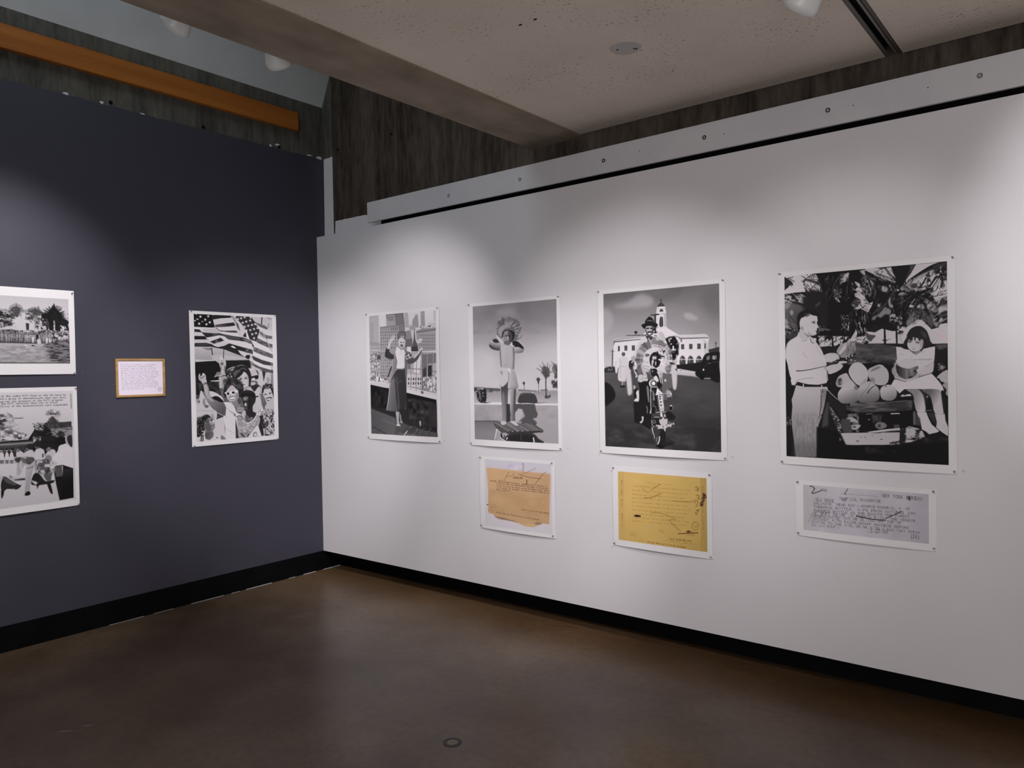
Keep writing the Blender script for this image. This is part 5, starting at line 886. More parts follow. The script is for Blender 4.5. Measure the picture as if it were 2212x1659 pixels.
def art_wire():
    p = Pic((1734.5,1046.5),(2006,1067),(1737.5,1144.5),(2007.5,1173.5),980,420,(158,156,160),23)
    p.F(1710,1020,6.703)
    p.Z('150,170 2000,300 2000,1040 160,840',(146,146,148),(164,162,168),240,.5,.9); p.P('165,180 420,200 400,840 180,830',(148,148,148),0,40,.6); p.P('1720,400 1980,310 1990,1030 1700,1000',(138,136,142),0,60,.6); p.P('500,210 1100,250 1300,300 700,280',(166,164,166),0,20,.5)
    ink=(76,72,76)
    def t(s,x0,y0,x1,y1,a=.85,h=36): p.T(s,x0,y0,x1,y1,h*1.04,ink,min(1,a*1.1),.3)
    t('NEW YORK BUREAU',1310,362,1895,408,1,50); p.S('1690,350 1720,350 1720,410 1700,400',(60,56,62),3)
    t('ISLA VERDE,',325,418,650,446,.95,48); t('TROPICAL MOONSHINE',690,402,1300,440,.8,42)
    t('SALVADOR, NEAR SAN - DONNIE ROSARIO, 3, OF',322,468,1720,548)
    t('THERMOS BOTTLE, SIPS FROM NATURES OWN',320,520,1800,612,.8)
    t('THERMOS BOTTLE AS SHE ENJOYS THE PUREST',320,574,1720,656,.85)
    t('OF SOFT DRINK IN PUERTO RICO. THE VENDOR,',310,606,1840,722,.8)
    t('DEMONSTRATED HOW HE SLICED OFF TOP OF',305,648,1600,748,.8)
    t('COCONUT WITH RAZOR-SHARP MACHETE BEFORE',305,690,1710,820,.8)
    t('GIVING TO THE GIRL DRINK WITH A SANITARY STRAW.',300,735,1900,892,.8)
    t('SAN JUAN P.R.',300,780,620,810,.5,30); t('( CAF )',540,795,700,820,.7,38)
    t('12-27-50',1115,868,1410,886,.95,54); t('(DA)',1730,948,1860,960,1,56)
    p.L('700,310 1000,330 1270,352',4,(90,86,92),a=.7); p.L('820,235 800,270 770,310 800,320',12,(80,76,80),b=2); p.E(768,402,26,22,(70,68,74),0,4,.8); p.E(768,402,14,12,(150,150,150),0,3)
    p.L('258,205 300,205 325,235 320,270 295,295 310,308 370,290 445,260',11,(48,22,40)); p.L('320,225 345,240',7,(60,20,40)); t('REE',430,270,520,285,1,34)
    p.L('945,632 1100,665 1230,685 1375,692',12,(26,22,34)); p.L('1365,670 1480,620 1600,565',11,(26,22,34)); p.L('410,670 440,630 470,570 500,550',7,(84,74,84)); p.L('250,730 280,660 300,600',7,(110,104,112)); p.L('950,490 1120,495 1450,530 1540,560',4,(110,106,112))
    return p.done(1,2,(1,.99,1.01))

def art_text():
    p = Pic((253.5,781),(346.8,780.6),(255.3,852),(348.8,848),720,540,(216,208,222),31)
    p.F(230,760,15.08)
    rows=['Press photo attributed to a news bureau','The news agency had a photograph bureau','which sent images and captions across the','Caribbean and Latin America for daily use','many prints carried typed notes on the back','The short texts were pasted on by the desk','telling what the picture meant to show, and','who would appear in them. Taken together','these prints and notes make a record of','how the island was shown to readers and','of those years. Some prints were cropped','and marked by hand before they were used','in print. On view here are selected works','from a private archive with its captions','shown with each print on loan']
    ends=[1560,1460,1555,1530,1645,1610,1650,1590,1510,1510,1610,1620,1640,1570,1190]
    for i,(t,e) in enumerate(zip(rows,ends)):
        y0=452+i*53; p.T(t,455+i*2,y0+8,e,y0+8-(e-455)*.014-(i*.0009*(e-455)),30,(120,112,126),1,.3)
    p.E(1680,1180,78,76,(184,186,196),0,4); p.E(1690,1210,40,40,(214,206,216),0,4); p.S('1660,1215 1710,1205 1700,1230 1670,1235',(180,150,160),3)
    return p.done(1,1,(1,1,1))
# ---------------------------------------------------------------- materials
def mat(name, col, rough=.6, spec=.4, metal=0):
    m = bpy.data.materials.new(name); m.use_nodes = True
    b = m.node_tree.nodes['Principled BSDF']
    b.inputs['Base Color'].default_value = (*col, 1); b.inputs['Roughness'].default_value = rough
    b.inputs['Specular IOR Level'].default_value = spec; b.inputs['Metallic'].default_value = metal
    return m
def N(m, t, **k):
    n = m.node_tree.nodes.new(t)
    for a, v in k.items():
        if a.startswith('_'): setattr(n, a[1:], v)
        else: n.inputs[a.replace('_', ' ')].default_value = v
    return n
def LK(m, a, ai, b, bi): m.node_tree.links.new(a.outputs[ai], b.inputs[bi])
def coords(m, scale=(1, 1, 1)):
    t = N(m, 'ShaderNodeNewGeometry'); mp = N(m, 'ShaderNodeMapping'); mp.inputs['Scale'].default_value = scale
    LK(m, t, 'Position', mp, 'Vector'); return mp
def noisy(name, c0, c1, scale, rough=.7, spec=.3, stretch=(1, 1, 1), detail=6, bump=0, bscale=None, bstretch=None, lo=.35, hi=.65, dist=.002, rr=None):
    m = mat(name, c0, rough, spec); b = m.node_tree.nodes['Principled BSDF']
    mp = coords(m, stretch); n = N(m, 'ShaderNodeTexNoise', Scale=scale, Detail=detail, Roughness=.6); LK(m, mp, 0, n, 'Vector')
    cr = N(m, 'ShaderNodeValToRGB'); cr.color_ramp.elements[0].position = lo; cr.color_ramp.elements[1].position = hi
    cr.color_ramp.elements[0].color = (*c0, 1); cr.color_ramp.elements[1].color = (*c1, 1)
    LK(m, n, 'Fac', cr, 0); LK(m, cr, 0, b, 'Base Color')
    if rr:
        mr = N(m, 'ShaderNodeMapRange', To_Min=rr[0], To_Max=rr[1]); LK(m, n, 'Fac', mr, 0); LK(m, mr, 0, b, 'Roughness')
    if bump:
        mp2 = coords(m, bstretch or stretch); n2 = N(m, 'ShaderNodeTexNoise', Scale=bscale or scale, Detail=5); LK(m, mp2, 0, n2, 'Vector')
        bp_ = N(m, 'ShaderNodeBump', Strength=bump, Distance=dist); LK(m, n2, 'Fac', bp_, 'Height'); LK(m, bp_, 0, b, 'Normal')
    m['mp'] = 1
    return m

M = {}
M['white'] = noisy('white_wall_paint', (.70, .69, .72), (.735, .725, .755), 1.2, .55, .35, bump=.12, bscale=160, dist=.0006)
M['navy'] = noisy('dark_slate_paint', (.044, .044, .063), (.050, .049, .070), 2.0, .55, .35, bump=.12, bscale=160, dist=.0006)
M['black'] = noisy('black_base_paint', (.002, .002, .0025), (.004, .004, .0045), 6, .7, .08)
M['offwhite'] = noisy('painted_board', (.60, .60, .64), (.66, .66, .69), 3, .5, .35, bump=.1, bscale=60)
M['pin'] = mat('pin_steel', (.35, .33, .33), .3, .5, .9)
M['paper'] = mat('photo_paper', (.79, .78, .80), .6, .2)
M['wood'] = noisy('stained_board', (.25, .080, .012), (.36, .125, .022), 5, .6, .25, (1, .12, 3), bump=.15, bscale=40)
M['oak'] = noisy('frame_oak', (.30, .17, .055), (.46, .29, .12), 30, .45, .4, (1, .3, 1))
M['lamp'] = mat('lamp_white_enamel', (.72, .74, .74), .35, .5)
M['dark'] = mat('dark_metal', (.02, .02, .02), .5, .4)
M['alu'] = noisy('track_channel', (.11, .105, .095), (.15, .14, .13), 12, .5, .4, (1, .1, 1))
M['rail'] = mat('rail_metal', (.24, .225, .20), .4, .4, .3)
M['plate'] = mat('cover_plate', (.46, .45, .42), .55, .3)
M['hole'] = mat('hole_dark', (.006, .005, .005), .9, .1)

def board_concrete(name, c0, c1, axis):
    """concrete cast against upright boards: vertical streaks, stains, fine grain"""
    st = (1, 1, .05); m = mat(name, c0, .85, .2); b = m.node_tree.nodes['Principled BSDF']
    mp = coords(m, st); n = N(m, 'ShaderNodeTexNoise', Scale=9, Detail=7, Roughness=.65); LK(m, mp, 0, n, 'Vector')
    mp1 = coords(m, (1, 1, .5)); n1 = N(m, 'ShaderNodeTexNoise', Scale=2.2, Detail=6, Roughness=.6); LK(m, mp1, 0, n1, 'Vector')
    mp3 = coords(m, (1, 1, .22)); n3 = N(m, 'ShaderNodeTexNoise', Scale=34, Detail=4, Roughness=.6); LK(m, mp3, 0, n3, 'Vector')
    mx = N(m, 'ShaderNodeMix', Factor=.45); LK(m, n, 'Fac', mx, 'A'); LK(m, n1, 'Fac', mx, 'B')
    mx2 = N(m, 'ShaderNodeMix', Factor=.3); LK(m, mx, 0, mx2, 'A'); LK(m, n3, 'Fac', mx2, 'B')
    cr = N(m, 'ShaderNodeValToRGB'); cr.color_ramp.elements[0].position = .40; cr.color_ramp.elements[1].position = .62
    cr.color_ramp.elements[0].color = (*c0, 1); cr.color_ramp.elements[1].color = (*c1, 1)
    LK(m, mx2, 0, cr, 0); LK(m, cr, 0, b, 'Base Color')
    bp_ = N(m, 'ShaderNodeBump', Strength=.5, Distance=.006); LK(m, mx2, 0, bp_, 'Height'); LK(m, bp_, 0, b, 'Normal')
    return m
M['conc_r'] = board_concrete('board_cast_concrete_dark', (.026, .020, .015), (.120, .100, .080), 0)
M['conc_l'] = board_concrete('board_cast_concrete_grey', (.048, .047, .040), (.13, .125, .108), 1)
M['beam'] = noisy('beam_concrete', (.20, .16, .12), (.36, .30, .235), 2.6, .85, .2, (1.4, .8, 1), detail=9, bump=.3, bscale=24, dist=.004, lo=.32, hi=.68)
M['well'] = noisy('roof_light_paint', (.54, .58, .60), (.60, .64, .66), 3, .7, .2)

def plaster(name):
    m = mat(name, (.3, .28, .26), .9, .15); b = m.node_tree.nodes['Principled BSDF']
    mp = coords(m, (1, 1, 1)); n1 = N(m, 'ShaderNodeTexNoise', Scale=1.4, Detail=6); LK(m, mp, 0, n1, 'Vector')
    cr = N(m, 'ShaderNodeValToRGB'); cr.color_ramp.elements[0].position = .3; cr.color_ramp.elements[1].position = .7
    cr.color_ramp.elements[0].color = (.66, .585, .505, 1); cr.color_ramp.elements[1].color = (.79, .71, .62, 1); LK(m, n1, 'Fac', cr, 0)
    n2 = N(m, 'ShaderNodeTexNoise', Scale=62, Detail=3, Roughness=.5); LK(m, mp, 0, n2, 'Vector')
    n4 = N(m, 'ShaderNodeTexNoise', Scale=3, Detail=2); LK(m, mp, 0, n4, 'Vector')
    ad = N(m, 'ShaderNodeMath', _operation='MULTIPLY_ADD'); ad.inputs[1].default_value = .28; LK(m, n4, 'Fac', ad, 0); LK(m, n2, 'Fac', ad, 2)
    c2 = N(m, 'ShaderNodeValToRGB'); c2.color_ramp.elements[0].position = .42; c2.color_ramp.elements[1].position = .50
    c2.color_ramp.elements[0].color = (.52, .50, .48, 1); c2.color_ramp.elements[1].color = (1, 1, 1, 1); LK(m, ad, 0, c2, 0)
    mx = N(m, 'ShaderNodeMix', _data_type='RGBA', _blend_type='MULTIPLY'); mx.inputs[0].default_value = 1
    m.node_tree.links.new(cr.outputs[0], mx.inputs[6]); m.node_tree.links.new(c2.outputs[0], mx.inputs[7])
    m.node_tree.links.new(mx.outputs[2], b.inputs['Base Color'])
    bp_ = N(m, 'ShaderNodeBump', Strength=.5, Distance=.004); LK(m, ad, 0, bp_, 'Height'); LK(m, bp_, 0, b, 'Normal')
    return m
M['plaster'] = plaster('stippled_ceiling')

def floor_mat():
    m = mat('stained_concrete_floor', (.05, .035, .025), .3, .4); b = m.node_tree.nodes['Principled BSDF']
    mp = coords(m); n = N(m, 'ShaderNodeTexNoise', Scale=1.1, Detail=9, Roughness=.62); LK(m, mp, 0, n, 'Vector')
    cr = N(m, 'ShaderNodeValToRGB'); e = cr.color_ramp.elements
    e[0].position = .3; e[0].color = (.066, .040, .024, 1); e[1].position = .72; e[1].color = (.165, .118, .080, 1)
    k = e.new(.5); k.color = (.112, .075, .048, 1); LK(m, n, 'Fac', cr, 0)
    # warmer band along the white wall, uneven by noise
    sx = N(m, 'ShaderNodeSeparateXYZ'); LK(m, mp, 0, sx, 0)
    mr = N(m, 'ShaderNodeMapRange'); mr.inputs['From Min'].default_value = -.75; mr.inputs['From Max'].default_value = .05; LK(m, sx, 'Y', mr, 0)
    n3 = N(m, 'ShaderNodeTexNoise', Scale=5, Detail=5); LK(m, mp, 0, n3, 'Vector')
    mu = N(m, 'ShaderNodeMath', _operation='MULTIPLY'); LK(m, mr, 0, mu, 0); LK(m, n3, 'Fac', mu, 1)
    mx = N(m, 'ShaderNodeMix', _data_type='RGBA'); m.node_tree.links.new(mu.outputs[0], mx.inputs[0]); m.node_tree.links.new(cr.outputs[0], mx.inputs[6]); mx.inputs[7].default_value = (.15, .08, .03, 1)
    n5 = N(m, 'ShaderNodeTexNoise', Scale=26, Detail=3, Roughness=.5); LK(m, mp, 0, n5, 'Vector')
    c5 = N(m, 'ShaderNodeValToRGB'); c5.color_ramp.elements[0].position = .30; c5.color_ramp.elements[1].position = .6
    c5.color_ramp.elements[0].color = (.72, .72, .72, 1); c5.color_ramp.elements[1].color = (1, 1, 1, 1); LK(m, n5, 'Fac', c5, 0)
    m5 = N(m, 'ShaderNodeMix', _data_type='RGBA', _blend_type='MULTIPLY'); m5.inputs[0].default_value = .8
    m.node_tree.links.new(mx.outputs[2], m5.inputs[6]); m.node_tree.links.new(c5.outputs[0], m5.inputs[7])
    m.node_tree.links.new(m5.outputs[2], b.inputs['Base Color'])
    n2 = N(m, 'ShaderNodeTexNoise', Scale=3, Detail=7); LK(m, mp, 0, n2, 'Vector')
    r2 = N(m, 'ShaderNodeMapRange', To_Min=.22, To_Max=.44); LK(m, n2, 'Fac', r2, 0); LK(m, r2, 0, b, 'Roughness')
    bp_ = N(m, 'ShaderNodeBump', Strength=.05, Distance=.01); LK(m, n2, 'Fac', bp_, 'Height'); LK(m, bp_, 0, b, 'Normal')
    return m
M['floor'] = floor_mat()

# ---------------------------------------------------------------- mesh helpers
def link(name, me, parent=None, m=None, loc=None):
    o = bpy.data.objects.new(name, me); COL.objects.link(o)
    if m is not None: me.materials.append(m)
    if parent is not None: o.parent = parent
    if loc is not None: o.location = loc
    return o
def obj(name, verts, faces, m, parent=None, loc=None, smooth=False):
    me = bpy.data.meshes.new(name); me.from_pydata([tuple(v) for v in verts], [], faces)
    bm = bmesh.new(); bm.from_mesh(me); bmesh.ops.recalc_face_normals(bm, faces=bm.faces); bm.to_mesh(me); bm.free()
    if smooth:
        for p in me.polygons: p.use_smooth = True
    return link(name, me, parent, m, loc)
def box(name, a, b, m, parent=None, bev=0, loc=None):
    (x0, y0, z0), (x1, y1, z1) = a, b
    V = [(x, y, z) for x in (x0, x1) for y in (y0, y1) for z in (z0, z1)]
    F = [(0, 1, 3, 2), (4, 6, 7, 5), (0, 4, 5, 1), (2, 3, 7, 6), (0, 2, 6, 4), (1, 5, 7, 3)]
    o = obj(name, V, F, m, parent, loc)
    if bev:
        bm = bmesh.new(); bm.from_mesh(o.data); bmesh.ops.bevel(bm, geom=bm.edges, offset=bev, segments=2, affect='EDGES'); bm.to_mesh(o.data); bm.free()
    return o
def structure(o): o['kind'] = 'structure'; return o
def tag(o, label, cat, group=None):
    o['label'] = label; o['category'] = cat
    if group: o['group'] = group
    return o
def empty(name, loc): o = bpy.data.objects.new(name, None); COL.objects.link(o); o.location = loc; o.empty_display_size = .1; return o
def sheet(name, outline, place, t, m, parent=None):
    """thin plate with outline points (a,b); place(a,b,depth) gives the point; t = thickness"""
    n = len(outline)
    V = [place(a, b, 0) for a, b in outline]+[place(a, b, t) for a, b in outline]
    F = [tuple(range(n)), tuple(range(2*n-1, n-1, -1))]+[(i, (i+1) % n, n+(i+1) % n, n+i) for i in range(n)]
    return obj(name, V, F, m, parent)
def jag(p, q, n, amp, rr):
    p = np.array(p, float); q = np.array(q, float); d = q-p; nn = np.array([-d[1], d[0]])/np.linalg.norm(d)
    return [tuple(p+d*(i/n)+nn*(rr.normal(0, amp) if 0 < i else 0)) for i in range(n)]
def disc(name, r, t, m, parent, loc, axis, n=20, r2=None):
    """short cylinder standing out along axis ('x','-y','-z','z')"""
    V = []; r2 = r if r2 is None else r2
    for k, rad in ((0, r), (t, r2)):
        for i in range(n):
            a = 2*math.pi*i/n; c, s = rad*math.cos(a), rad*math.sin(a)
            V.append({'x': (k, c, s), '-y': (c, -k, s), '-z': (c, s, -k), 'z': (c, s, k)}[axis])
    F = [tuple(range(n)), tuple(range(n, 2*n))]+[(i, (i+1) % n, n+(i+1) % n, n+i) for i in range(n)]
    return obj(name, V, F, m, parent, loc)
def ring(name, r0, r1, t, m, parent, loc, axis, n=24):
    V = []
    for rad, k in ((r0, 0), (r1, 0), (r1, t), (r0, t)):
        for i in range(n):
            a = 2*math.pi*i/n; c, s = rad*math.cos(a), rad*math.sin(a)
            V.append({'x': (k, c, s), '-y': (c, -k, s), '-z': (c, s, -k), 'z': (c, s, k)}[axis])
    F = [(j*n+i, j*n+(i+1) % n, ((j+1) % 4)*n+(i+1) % n, ((j+1) % 4)*n+i) for j in range(4) for i in range(n)]
    return obj(name, V, F, m, parent, loc)

rs = np.random.RandomState(8)
XR, YB = 8.6, -7.0
# ---------------------------------------------------------------- room shell
structure(box('floor', (-.3, YB-.2, -.12), (XR+.2, .5, 0), M['floor']))
wl = structure(box('wall_left', (-.3, YB, 0), (-.004, .45, 5.6), M['conc_l']))
paint = [(YB, .156), (.083, .156)]+jag((.083, .156), (.083, 3.39), 60, .0012, rs)[1:]+[(.083, 3.386)]+jag((.075, 3.393), (YB, 3.395), 260, .0022, rs)[1:]
sheet('dark_paint', paint, lambda a, b, d: (-.004+d, a, b), .004, M['navy'], wl)
for y, z, h, k in ((-1.885, 3.401, .012, .022), (-1.669, 3.404, .012, .014), (-1.405, 3.397, .004, .020), (-.4142, 3.404, .012, .012), (-.3514, 3.4216, .011, .030), (-.0556, 3.404, .006, .035), (.045, 3.40, .016, .030)):
    n = 9; o = [(y+k*math.cos(6.283*i/n)*rs.uniform(.6, 1.1), z+h*math.sin(6.283*i/n)*rs.uniform(.6, 1.1)) for i in range(n)]
    sheet('paint_fleck', o, lambda a, b, d: (-.004+d, a, b), .002, M['offwhite'], wl)
for y, z in ((-1.612, 3.4179), (-.968, 3.4120), (-.338, 3.409)):
    disc('tie_hole', .013, .002, M['hole'], wl, (-.004, y, z), 'x')
structure(box('wall_right', (-.3, .095, .156), (XR, .45, 5.6), M['conc_r']))
wr = bpy.data.objects['wall_right']
box('corner_pier', (-.004, .083, .156), (.120, .095, 5.6), M['conc_l'], wr)
# white paint rolled on to the bare concrete behind the display wall
o1 = [(0, 2.70), (.120, 2.70), (.120, 3.398)]+jag((.120, 3.398), (0, 3.394), 14, .003, rs)[1:]
sheet('white_paint', o1, lambda a, b, d: (a, .083-d, b), .002, M['white'], wr)
o2 = [(.118, 2.70), (.70, 2.70), (.70, 2.866)]+jag((.70, 2.866), (.118, 2.872), 50, .0016, rs)[1:]
sheet('white_paint', o2, lambda a, b, d: (a, .095-d, b), .002, M['white'], wr)
for x, z in ((.8236, 3.4355), (.1788, 3.4471)):
    disc('tie_hole', .011, .002, M['hole'], wr, (x, .095, z), '-y')
# display wall in front
dw = structure(box('wall_right_display', (0, 0, .156), (XR, .083, 2.742), M['white'])); dw.name = 'wall_front'
structure(box('baseboard_right', (-.02, .183, 0), (XR, .25, .156), M['black']))
structure(box('baseboard_left', (-.05, YB, 0), (0, .183, .156), M['black']))
# pale strips painting a broken glint at the foot of the left base
bd = empty('glint_trim', (0, 0, 0)); structure(bd)
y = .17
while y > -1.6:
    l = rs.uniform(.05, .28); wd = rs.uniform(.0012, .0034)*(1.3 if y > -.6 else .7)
    box('glint_strip', (0, y-l, 0), (wd, y, wd*.8), M['offwhite'], bd); y -= l+rs.uniform(.01, .16)
structure(box('wall_back', (-.3, YB-.2, 0), (XR+.2, YB, 5.6), M['white']))
structure(box('wall_side', (XR, YB, 0), (XR+.2, .45, 5.6), M['white']))
ZC = 3.066
structure(box('ceiling', (2.552, YB, ZC), (4.286, .074, ZC+.25), M['plaster']))
structure(box('ceiling_panel', (4.361, YB, ZC), (XR, .074, ZC+.25), M['plaster'])).name = 'ceiling_right'
bm_ = structure(box('ceiling_beam', (2.163, YB, 3.055), (2.544, .095, 5.6), M['beam']))
structure(box('trim_2', (2.541, YB, 3.0585), (2.556, .085, 3.10), M['beam']))
# sloping painted side of the roof light
k = 2.2
V = [(-.1, y, 3.832-.1*k) for y in (YB, .12)]+[(.82, y, 3.832+.82*k) for y in (YB, .12)]
V += [(x-.06, y, z+.02) for x, y, z in V]
obj('ceiling_slope', V, [(0, 1, 3, 2), (4, 6, 7, 5), (0, 4, 5, 1), (2, 3, 7, 6), (0, 2, 6, 4), (1, 5, 7, 3)], M['well']); structure(bpy.data.objects['ceiling_slope'])
structure(box('ceiling_top', (-.3, YB, 5.6), (XR, .45, 5.7), M['well']))

# ---------------------------------------------------------------- light track in the ceiling slot
tr = empty('track_channel', (4.3235, -3.5, ZC))
tag(tr, 'dark recessed light track slot with pale flanges in the plaster ceiling', 'track')
def tb(n, x0, x1, z0, z1, m): box(n, (x0-4.3235, YB+3.5, z0-ZC), (x1-4.3235, 3.5+.08, z1-ZC), m, tr)
tb('slot_back', 4.286, 4.361, ZC+.05, ZC+.058, M['dark'])
tb('flange', 4.2885, 4.3035, ZC+.002, ZC+.006, M['alu']); tb('flange', 4.341, 4.3585, ZC+.008, ZC+.012, M['alu'])
tb('slot_side', 4.2862, 4.2885, ZC+.002, ZC+.05, M['dark']); tb('slot_side', 4.3585, 4.3608, ZC+.002, ZC+.05, M['dark'])
tb('rail', 4.3270, 4.3370, ZC+.006, ZC+.010, M['rail'])

# ---------------------------------------------------------------- ceiling cover plate
cp = empty('cover_plate', (3.404, -.8385, ZC)); tag(cp, 'round blank metal cover plate screwed to the plaster ceiling', 'plate')
disc('disc_plate', .072, .004, M['plate'], cp, (0, 0, 0), '-z', 40, .069)
for a, b in ((-.035, -.012), (.030, .026), (.036, .036)): disc('screw', .005, .0012, M['hole'], cp, (a, b, -.004), '-z', 10)
for i, (x, y) in enumerate(((3.1827, -1.3294), (3.2602, -1.3284))):
    o = disc('anchor_hole', .009, .0015, M['hole'], bpy.data.objects['ceiling'], (x, y, ZC), '-z', 12); o.scale = (1, .55, 1)

# ---------------------------------------------------------------- orange-stained board on the left wall
wb = empty('wood_board', (0, -3.5, 3.56)); tag(wb, 'long orange-stained wooden board fixed to bare concrete above the dark wall', 'board')
box('plank', (.004, YB+3.5, .003), (.042, 3.318, .147), M['wood'], wb, .002)

# ---------------------------------------------------------------- white board above the display wall
mb = empty('mounting_board', (4.6, 0, 2.764)); tag(mb, 'long white painted board bolted to the concrete above the white display wall', 'board')
box('plank', (.628-4.6, .004, .012), (XR-4.6, .022, .166), M['offwhite'], mb, .0015)
for i, (x, z) in enumerate(((.855, 2.845), (1.492, 2.846), (2.126, 2.849), (2.76, 2.851), (3.398, 2.855), (4.041, 2.854), (4.677, 2.857), (5.31, 2.857))):
    d = (M['offwhite'], M['alu'], M['alu'], M['hole'], M['hole'], M['dark'], M['alu'], M['alu'])[i]
    bo = ring('bolt', .0060, .0115 if i else .0095, .0012, d, mb, (x-4.6, .004, z-2.764), '-y')
    disc('bolt_head', .0062, .0010, M['plate'] if i not in (0, 1, 2) else M['offwhite'], bo, (0, 0, 0), '-y', 14)
for x, z in ((4.158, 2.849), (4.476, 2.855), (3.511, 2.851), (3.0, 2.86)): disc('nail_hole', .0028, .0008, M['hole'], mb, (x-4.6, .004, z-2.764), '-y', 8)
box('gap_shade_strip', (.69-4.6, .0905, -.06), (XR-4.6, .0945, .05), M['black'], mb)  # added black strip standing in for the shade inside the gap
box('spacer', (.9-4.6, .022, .05), (.96-4.6, .0900, .12), M['dark'], mb); box('spacer', (3.0-4.6, .022, .05), (3.06-4.6, .0900, .12), M['dark'], mb); box('spacer', (5.2-4.6, .022, .05), (5.26-4.6, .0900, .12), M['dark'], mb)

# ---------------------------------------------------------------- prints
def img_mat(name, arr, white, albedo=.80, rough=.6):
    a = lin(arr)/lin(np.array(white, float)); a = np.clip(a*albedo, .004, .9)
    h, w_ = a.shape[:2]
    im = bpy.data.images.new(name, w_, h, float_buffer=True); im.colorspace_settings.name = 'Non-Color'
    px = np.ones((h, w_, 4), np.float32); px[..., :3] = a[::-1]; im.pixels.foreach_set(px.ravel()); im.update(); im.pack()
    m = mat(name, (.5, .5, .5), rough, .12); t = N(m, 'ShaderNodeTexImage'); t.image = im; t.extension = 'EXTEND'
    LK(m, t, 0, m.node_tree.nodes['Principled BSDF'], 'Base Color'); return m

def paper_print(name, label, group, wall, h0, h1, z0, z1, pic, art, white, pins, curl, part='picture', cat='photograph'):
    """sheet pinned at its corners, held a little off the wall and curling at the edges"""
    W_, H_ = h1-h0, z1-z0; n = 20
    def place(hh, zz, d): return (hh, -d, zz) if wall == 'R' else (d, hh, zz)
    base = place((h0+h1)/2, z0, 0); e = empty(name, base)
    tag(e, label, cat, group)
    cb, cl, cr_, ct = curl
    def off(hh, zz):
        uu = (hh-h0)/W_; vv = (zz-z0)/H_
        su = math.sin(math.pi*min(max(uu, 0), 1)); sv = math.sin(math.pi*min(max(vv, 0), 1))
        return .0028+.0080*su**.6*(1-vv)**2+.3*cb*su*(1-vv)**3+.5*ct*su*vv**4+cl*.3*sv*(1-uu)**3+cr_*.3*sv*uu**3
    def grid(nm, a0, a1, b0, b1, lift, m, thick):
        V = []; F = []; UV = []
        for k in (0, 1) if thick else (0,):
            for j in range(n+1):
                for i in range(n+1):
                    hh = a0+(a1-a0)*i/n; zz = b0+(b1-b0)*j/n
                    p = place(hh, zz, off(hh, zz)+lift-k*.0007)
                    V.append((p[0]-base[0], p[1]-base[1], p[2]-base[2])); UV.append((i/n, j/n))
        g = lambda i, j, k=0: k*(n+1)**2+j*(n+1)+i
        for j in range(n):
            for i in range(n): F.append((g(i, j), g(i+1, j), g(i+1, j+1), g(i, j+1)) if wall == 'R' else (g(i, j), g(i+1, j), g(i+1, j+1), g(i, j+1)))
        if thick:
            for j in range(n):
                for i in range(n): F.append((g(i, j+1, 1), g(i+1, j+1, 1), g(i+1, j, 1), g(i, j, 1)))
            nv = len(V)
            rim = [g(i, 0) for i in range(n)]+[g(n, j) for j in range(n)]+[g(n-i, n) for i in range(n)]+[g(0, n-j) for j in range(n)]
            for q_ in rim: V += [V[q_], V[q_+(n+1)**2]]; UV += [UV[q_], UV[q_]]
            for i in range(4*n): k0 = nv+2*i; k1 = nv+2*((i+1) % (4*n)); F.append((k0, k0+1, k1+1, k1))
        me = bpy.data.meshes.new(nm); me.from_pydata(V, [], F); uv = me.uv_layers.new(name='uv')
        for L_ in me.loops: uv.data[L_.index].uv = UV[L_.vertex_index]
        for i, p in enumerate(me.polygons): p.use_smooth = i < 2*n*n
        return link(nm, me, e, m)
    grid('paper_sheet', h0, h1, z0, z1, 0, M['paper'], True)
    grid(part, pic[0], pic[1], pic[2], pic[3], .0004, img_mat(art.__name__, art(), white), False)
    for (hh, zz), where in zip(pins, ('top left', 'top right', 'bottom left', 'bottom right')):
        push_pin(hh, zz, wall, off(hh, zz), f'steel push pin in the {where} corner of the {label_short[name_of[art.__name__]]}')
    return e

pin_mesh = {}
def push_pin(hh, zz, wall, d, label):
    if wall not in pin_mesh:
        prof = [(.0022, 0), (.0040, .0012), (.0026, .0030), (.0023, .0075), (.0042, .0100), (.0044, .0125), (.0026, .0140)]
        V = []; n = 10
        for r_, k in prof:
            for i in range(n):
                a = 2*math.pi*i/n; V.append((r_*math.cos(a), -k, r_*math.sin(a)) if wall == 'R' else (k, r_*math.cos(a), r_*math.sin(a)))
        F = [(j*n+i, j*n+(i+1) % n, (j+1)*n+(i+1) % n, (j+1)*n+i) for j in range(len(prof)-1) for i in range(n)]
        F += [tuple(range(n)), tuple(range(len(V)-n, len(V)))]
        o = obj('push_pin', V, F, M['pin'], smooth=True); pin_mesh[wall] = o.data
    else:
        o = bpy.data.objects.new('push_pin', pin_mesh[wall]); COL.objects.link(o)
    o.location = (hh, -d, zz) if wall == 'R' else (d, hh, zz)
    o.rotation_euler = (rs.uniform(-.2, .2), rs.uniform(-.1, .1), rs.uniform(-.2, .2))
    tag(o, label, 'pin', 'push pins holding the prints')

